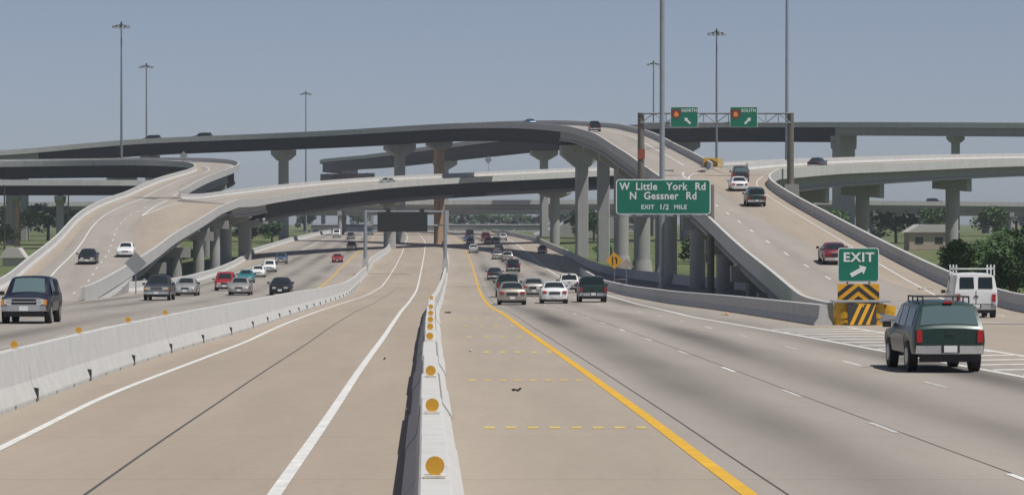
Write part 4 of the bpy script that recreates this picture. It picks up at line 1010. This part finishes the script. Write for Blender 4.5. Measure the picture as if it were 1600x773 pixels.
def on_deck(kind, col, rib, x, y, label, cat, away=True, **kw):
    best = None
    for i in range(rib.n):
        wd = (rib.R[i] - rib.L[i]).length
        for k in range(8, int(wd * 5) - 7):
            p = rib.at(i, k / 5.0); e_ = (CX + p.x / p.y * F - x) ** 2 + (HY - (p.z - CZ) / p.y * F - y) ** 2
            if best is None or e_ < best[0]: best = (e_, i, k / 5.0)
    _, i, off = best
    p = rib.at(i, off); q_ = rib.at(min(i + 1, rib.n - 1), off); t = rib.tan(i); p = p + t * (SPEC[kind]['L'] * .5)
    sg = (rib.R[i].z - rib.L[i].z)
    return vehicle(kind, PT[col], (p.x, p.y, p.z), t if away else -t, label, cat, **kw)
# right-hand carriageway, seen from behind
on_road('suv', 'green', 1474, 580, 'dark green SUV with roof rack passing the EXIT sign', 'suv', rack=True, glass=GLASSB)
on_road('sedan', 'champagne', 800, 476, 'champagne silver sedan right behind a dark SUV', 'car', chrome=False)
on_road('suv', 'dgreen', 794, 464, 'dark SUV mostly hidden by the champagne sedan', 'suv', scale=1.05)
on_road('sedan', 'white', 866, 474, 'white rounded sedan between the silver sedan and the green pickup', 'car', chrome=False)
on_road('sedan', 'silver', 834, 463, 'silver sedan just ahead of the white rounded sedan', 'car', chrome=False)
on_road('suv', 'white', 889, 457, 'white SUV just ahead of the dark green pickup', 'suv', scale=.95)
on_road('pickup', 'dgreen', 926, 472, 'dark green pickup truck beside the curving roadside barrier', 'pickup')
on_road('sedan', 'navy', 773, 437, 'dark blue sedan alone in the lane by the yellow line', 'car')
on_road('minivan', 'navy', 802, 424.5, 'navy minivan following a grey SUV', 'minivan', scale=1.04)
on_road('suv', 'silver', 793, 409, 'light grey SUV just ahead of the navy minivan', 'suv')
on_road('sedan', 'silver', 777, 405, 'small silver car beside the light grey SUV', 'car')
on_road('minivan', 'grey', 779, 396, 'grey-green van ahead of the small silver car', 'van')
on_road('pickup', 'white', 740, 395, 'white pickup crossing the bridge shadow by the yellow line', 'pickup', scale=.93)
on_road('sedan', 'grey', 735, 381, 'dark grey car ahead of the white pickup', 'car')
on_road('sedan', 'blue', 731, 377, 'blue car beyond the bridge shadow ahead of a grey car', 'car')
on_road('van', 'navy', 734, 371, 'tall dark blue van far down the freeway', 'van')
on_road('van', 'maroon', 759, 377, 'maroon van far down the freeway in the middle lane', 'van')
on_road('sedan', 'maroon', 763, 380, 'maroon car close behind the maroon van', 'car')
on_road('suv', 'white', 786, 376, 'white SUV under the cross highway overpass', 'suv')
on_road('sedan', 'dgrey', 775, 380, 'charcoal car beside the white SUV under the overpass', 'car')
on_road('sedan', 'dgrey', 848, 395, 'dark car on the shaded entrance ramp', 'car')
# exit ramp and flyovers
on_deck('van', 'white', trunk, 1527, 496, 'white work van with a ladder rack on the exit ramp', 'van', ladder=True)
on_deck('sedan', 'maroon', trunk, 1308, 411, 'dark red car on the exit ramp half hidden by the EXIT sign', 'car')
on_deck('suv', 'dgreen', trunk, 1183, 325, 'dark green SUV climbing the exit ramp behind a white sedan', 'suv')
on_deck('sedan', 'white', trunk, 1156, 298, 'white sedan following a green car up the exit ramp', 'car', chrome=False)
on_deck('minivan', 'dgrey', trunk, 1157, 286, 'grey-green van just ahead of the white sedan on the ramp', 'van', glass=GLASSB)
on_rib('sedan', 'dgrey', fly4, fly4.i_of(374), 4.3, 'dark sedan on the ramp branching right behind the gantry post', 'car')
on_rib('pickup', 'navy', fly1, fly1.i_of(506), 3.4, 'dark pickup at the crest of the highest flyover', 'pickup', scale=1.05)
on_rib('sedan', 'blue', fly1, i_px(fly1, 804, ia - 2), 3.6, 'blue car whose roof shows above the flyover parapet near the crest', 'car')
on_rib('suv', 'black', fly1, i_px(fly1, 306, ia), 5.2, 'black car roof showing above the highest flyover, ahead of another', 'car')
on_rib('suv', 'black', fly1, i_px(fly1, 212, ia), 5.2, 'black car roof at the left part of the highest flyover above the curling ramp', 'car')
on_rib('sedan', 'silver', flyA, i_px(flyA, 614, f=.75), 6.6, 'silver car crossing on the brown steel ramp bridge', 'car', away=False)
# left-hand side, coming towards us
on_road('suv', 'navy', 42, 505, 'large dark blue SUV with chrome grille nearing the notched barrier', 'suv', away=False, cur=YL, scale=1.13, glass=GLASSB)
on_road('pickup', 'dgrey', 246, 469, 'dark pickup with pale roof beside a grey sedan', 'pickup', away=False, cur=YL)
on_road('sedan', 'silver', 290, 462, 'grey sedan beside the dark pickup', 'car', away=False, cur=YL)
on_road('minivan', 'red', 351, 454, 'red minivan next to a silver sedan', 'minivan', away=False, cur=YL)
on_road('sedan', 'silver', 374, 461, 'silver sedan next to the red minivan', 'car', away=False, cur=YL, chrome=False)
on_road('sedan', 'teal', 384, 442, 'teal car behind the red minivan', 'car', away=False, cur=YL)
on_road('sedan', 'white', 403, 433, 'white car between a teal car and another white car', 'car', away=False, cur=YL, chrome=False)
on_road('minivan', 'white', 421, 425, 'white van followed by a blue car', 'van', away=False, cur=YL)
on_road('pickup', 'blue', 439, 412, 'blue pickup behind the white van', 'pickup', away=False, cur=YL)
on_road('sedan', 'black', 438, 461, 'black sedan alone near the notched barrier', 'car', away=False, cur=YL, chrome=False)
on_road('sedan', 'red', 527, 410, 'bright red car near the yellow line', 'car', away=False, cur=YL, chrome=False)
on_road('pickup', 'navy', 549, 391, 'dark blue pickup with pale roof in the bridge shadow', 'pickup', away=False, cur=YL)
on_road('van', 'white', 526, 371, 'white truck far away under the crossing ramp', 'van', away=False, cur=YL)
on_road('suv', 'dgrey', 548, 374, 'dark SUV far away beside the white truck', 'suv', away=False, cur=YL)
on_road('sedan', 'dgrey', 493, 366, 'dark car far away by the outer wall', 'car', away=False, cur=YL)
on_road('suv', 'blue', 578, 367, 'blue-grey SUV far away near the message board', 'suv', away=False, cur=YL)
on_deck('sedan', 'black', trunkL, 134, 413, 'black car descending the merging ramp', 'car', away=False)
on_deck('sedan', 'white', trunkL, 195, 402, 'white car descending the merging ramp', 'car', away=False, chrome=False)
on_rib('suv', 'black', fly6, min(range(fly6.n), key=lambda i: abs(fly6.L[i].x - 114)), 11.5, 'dark car on the cross highway overpass at right', 'car')

# ------------------------------------------------------------------ trees, buildings, litter
def crown_mesh(seed, n, leaf):
    rnd = random.Random(seed); mb = MB(); cl = []
    for _ in range(13):
        t = rnd.uniform(0, 2 * math.pi); r = rnd.uniform(.15, .72); cl.append((r * math.cos(t), r * math.sin(t), rnd.uniform(-.55, .62), rnd.uniform(.24, .44)))
    for _ in range(n):
        c = rnd.choice(cl); v = Vector((rnd.gauss(0, 1), rnd.gauss(0, 1), rnd.gauss(0, 1))).normalized() * c[3] * rnd.uniform(.55, 1.08)
        p = Vector(c[:3]) + v; u = Vector((rnd.gauss(0, 1), rnd.gauss(0, 1), rnd.gauss(0, .7))).normalized(); w_ = u.orthogonal().normalized(); s_ = leaf * rnd.uniform(.6, 1.4)
        mb.add([p - u * s_, p + w_ * s_ * .6, p + u * s_, p - w_ * s_ * .6], [(0, 1, 2, 3)])
    return mb.mesh('crown')
CROWNS = [crown_mesh(k, 1700, .075) for k in range(3)] + [crown_mesh(9, 6000, .04)]
def trunk_mesh():
    mb = MB(); mb.tube((0, 0, 0), (0.02, 0, .55), .045, .03, 8); 
    for k in range(5): t = 2 * math.pi * k / 5; mb.tube((0.01, 0, .4 + .04 * k), (.28 * math.cos(t), .28 * math.sin(t), .72 + .03 * k), .02, .008, 6)
    return mb.mesh('trunk')
TRM = trunk_mesh()
def tree(x, d, h, wd, label, group=None, k=0, name='tree', cat='tree', zb=None):
    r = empty(name, (x, d, gz(d) if zb is None else zb), label, cat, group); r.rotation_euler = (0, 0, random.uniform(0, 6.28))
    part('trunk', TRM, BARK, r, sc=(h, h, h)); part('crown', CROWNS[k], LEAFS[k % 3], r, (0, 0, h * .53), sc=(wd / 2, wd / 2, h * .52)); return r
for (x, d, h, wd) in ((1500, 238, 5.2, 6), (1540, 246, 6.0, 7), (1580, 236, 5.6, 7), (1610, 250, 7.0, 8), (1560, 258, 5.5, 7), (1520, 262, 5.2, 7), (1640, 240, 6.5, 8)):
    tree((x - CX) / F * d, d, h, wd, 'leafy green roadside bush tree behind the exit ramp parapet', 'bushes beside the exit ramp', 3, 'roadside_tree')
for k in range(46):
    x = random.choice((random.uniform(-420, -62), random.uniform(32, 420))); d = random.uniform(960, 1300)
    tree(x, d, random.uniform(8, 13), random.uniform(10, 16), 'hazy tree in the far tree line beyond the overpass', 'far tree line', k % 3, 'distant_tree')
for (x, d, h, wd) in ((915, 700, 8, 8), (928, 690, 7, 7), (945, 520, 3, 5), (1090, 480, 5, 8), (1105, 500, 6, 9), (1300, 640, 8, 10), (1400, 660, 8, 12), (1460, 700, 8, 12), (1555, 680, 9, 12)):
    tree((x - CX) / F * d, d, h, wd, 'green tree among the columns right of the freeway', 'trees among the right columns', random.randrange(3), 'tree')
for (x, d, h, wd) in ((-10, 560, 7, 10), (30, 690, 9, 11), (75, 700, 9, 11), (130, 720, 8, 12), (425, 660, 5, 8), (390, 680, 6, 9), (300, 700, 7, 12)):
    tree((x - CX) / F * d, d, h, wd, 'green tree under the bridges left of the freeway', 'trees under the left bridges', random.randrange(3), 'tree')
for k in range(9):
    tree(-30 + k * 8, random.uniform(1330, 1400), random.uniform(7, 10), random.uniform(11, 15), 'hazy tree closing the view at the end of the freeway', 'trees at the freeway end', k % 3, 'distant_tree')
fw = empty('far_retaining_wall', (-10, 1010, 3.1), 'far pale concrete wall with a dark rail crossing beyond the overpasses', 'wall')
for k in range(12):
    MB().box((-64 + k * 10, 1010 + .1 * k, 4.6), (9.96, .6, 2.6)).build('wall_panel', PARA, fw)
    MB().box((-64 + k * 10, 1009.5 + .1 * k, 5.3), (9.9, .3, .35)).build('rail', DARK, fw)
def building(x, d, wd, dep, h, label, m):
    X = (x - CX) / F * d; r = empty('low_building', (X, d, gz(d)), label, 'building')
    MB().box((0, 0, h / 2), (wd, dep, h)).build('wall', m, r, local=True)
    rf = MB().prism([(-wd / 2 - .5, h), (wd / 2 + .5, h), (wd * .3, h + 1.6), (-wd * .3, h + 1.6)], -dep / 2 - .5, dep / 2 + .5).build('roof', ROOFM, r, local=True)
    for k in range(int(wd / 4)):
        MB().box((-wd / 2 + 2 + k * 4, -dep / 2 - .02, h * .55), (1.6, .08, 1.3)).build('window', GLASS, r, local=True)
building(1455, 600, 10, 8, 3.6, 'tan low building with pale roof among the trees at right', TAN); building(920, 820, 14, 10, 4, 'pale low building beyond the columns near the trees', ROOFM)
building(22, 470, 3.2, 3, 1.3, 'small pale shed beyond the left ramp parapet', ROOFM)
def litter(x, y, m, wd, label, n=3):
    X, d = px(x, y); mb = MB(); rnd = random.Random(int(x + y)); 
    for k in range(n):
        c = (rnd.uniform(-.5, .5) * wd, rnd.uniform(-.4, .4) * wd, .02 + .015 * k); Mx = Matrix.Translation((X + c[0], d + c[1], zr(d) + c[2])) @ Matrix.Rotation(rnd.uniform(-.4, .4), 4, 'X') @ Matrix.Rotation(rnd.uniform(0, 3), 4, 'Z')
        mb.box((0, 0, 0), (wd * rnd.uniform(.4, .9), wd * rnd.uniform(.2, .5), .03), Mx)
    tag(mb.build('litter', m, base=(X, d, zr(d))), label, 'litter')
litter(808, 611, BLACK, .14, 'scrap of black tyre rubber on the inside shoulder'); litter(735, 549, LITW, .12, 'pale paper scrap on the shoulder beside the median barrier')
litter(702, 489, DARK, .45, 'dark strip lying across the shoulder by the median barrier'); litter(637, 642, LITW, .10, 'pale scrap at the foot of the median barrier by the car pool lane')
litter(1132, 492, SYEL, .35, 'yellow debris at the foot of the roadside barrier'); litter(600, 562, BLACK, .06, 'tiny black scrap in the car pool lane')
p = trunk.at(trunk.i_of(180), 10.0); mb = MB(); mb.box((p.x, p.y, p.z + .06), (.6, .5, .1), None); mb.box((p.x + .4, p.y + .1, p.z + .08), (.3, .4, .14)); tag(mb.build('litter', LITW, base=(p.x, p.y, p.z)), 'white sack lying on the exit ramp shoulder', 'litter')
hz_ = MB(); hz_.box((0, 1555, 51), (3300, 3500, 105)); hzo = hz_.build('haze', LITW, base=(0, 1555, -1.5)); hzo.data.materials.clear()
hm = bpy.data.materials.new('haze'); hm.use_nodes = True; hm.node_tree.nodes.clear()
pv = hm.node_tree.nodes.new('ShaderNodeVolumePrincipled'); pv.inputs['Density'].default_value = .00013; pv.inputs['Color'].default_value = (.80, .88, 1.0, 1); pv.inputs['Anisotropy'].default_value = .0
ho = hm.node_tree.nodes.new('ShaderNodeOutputMaterial'); hm.node_tree.links.new(pv.outputs[0], ho.inputs['Volume'])
hzo.data.materials.append(hm); hzo['kind'] = 'stuff'
print('objects', len(bpy.data.objects))
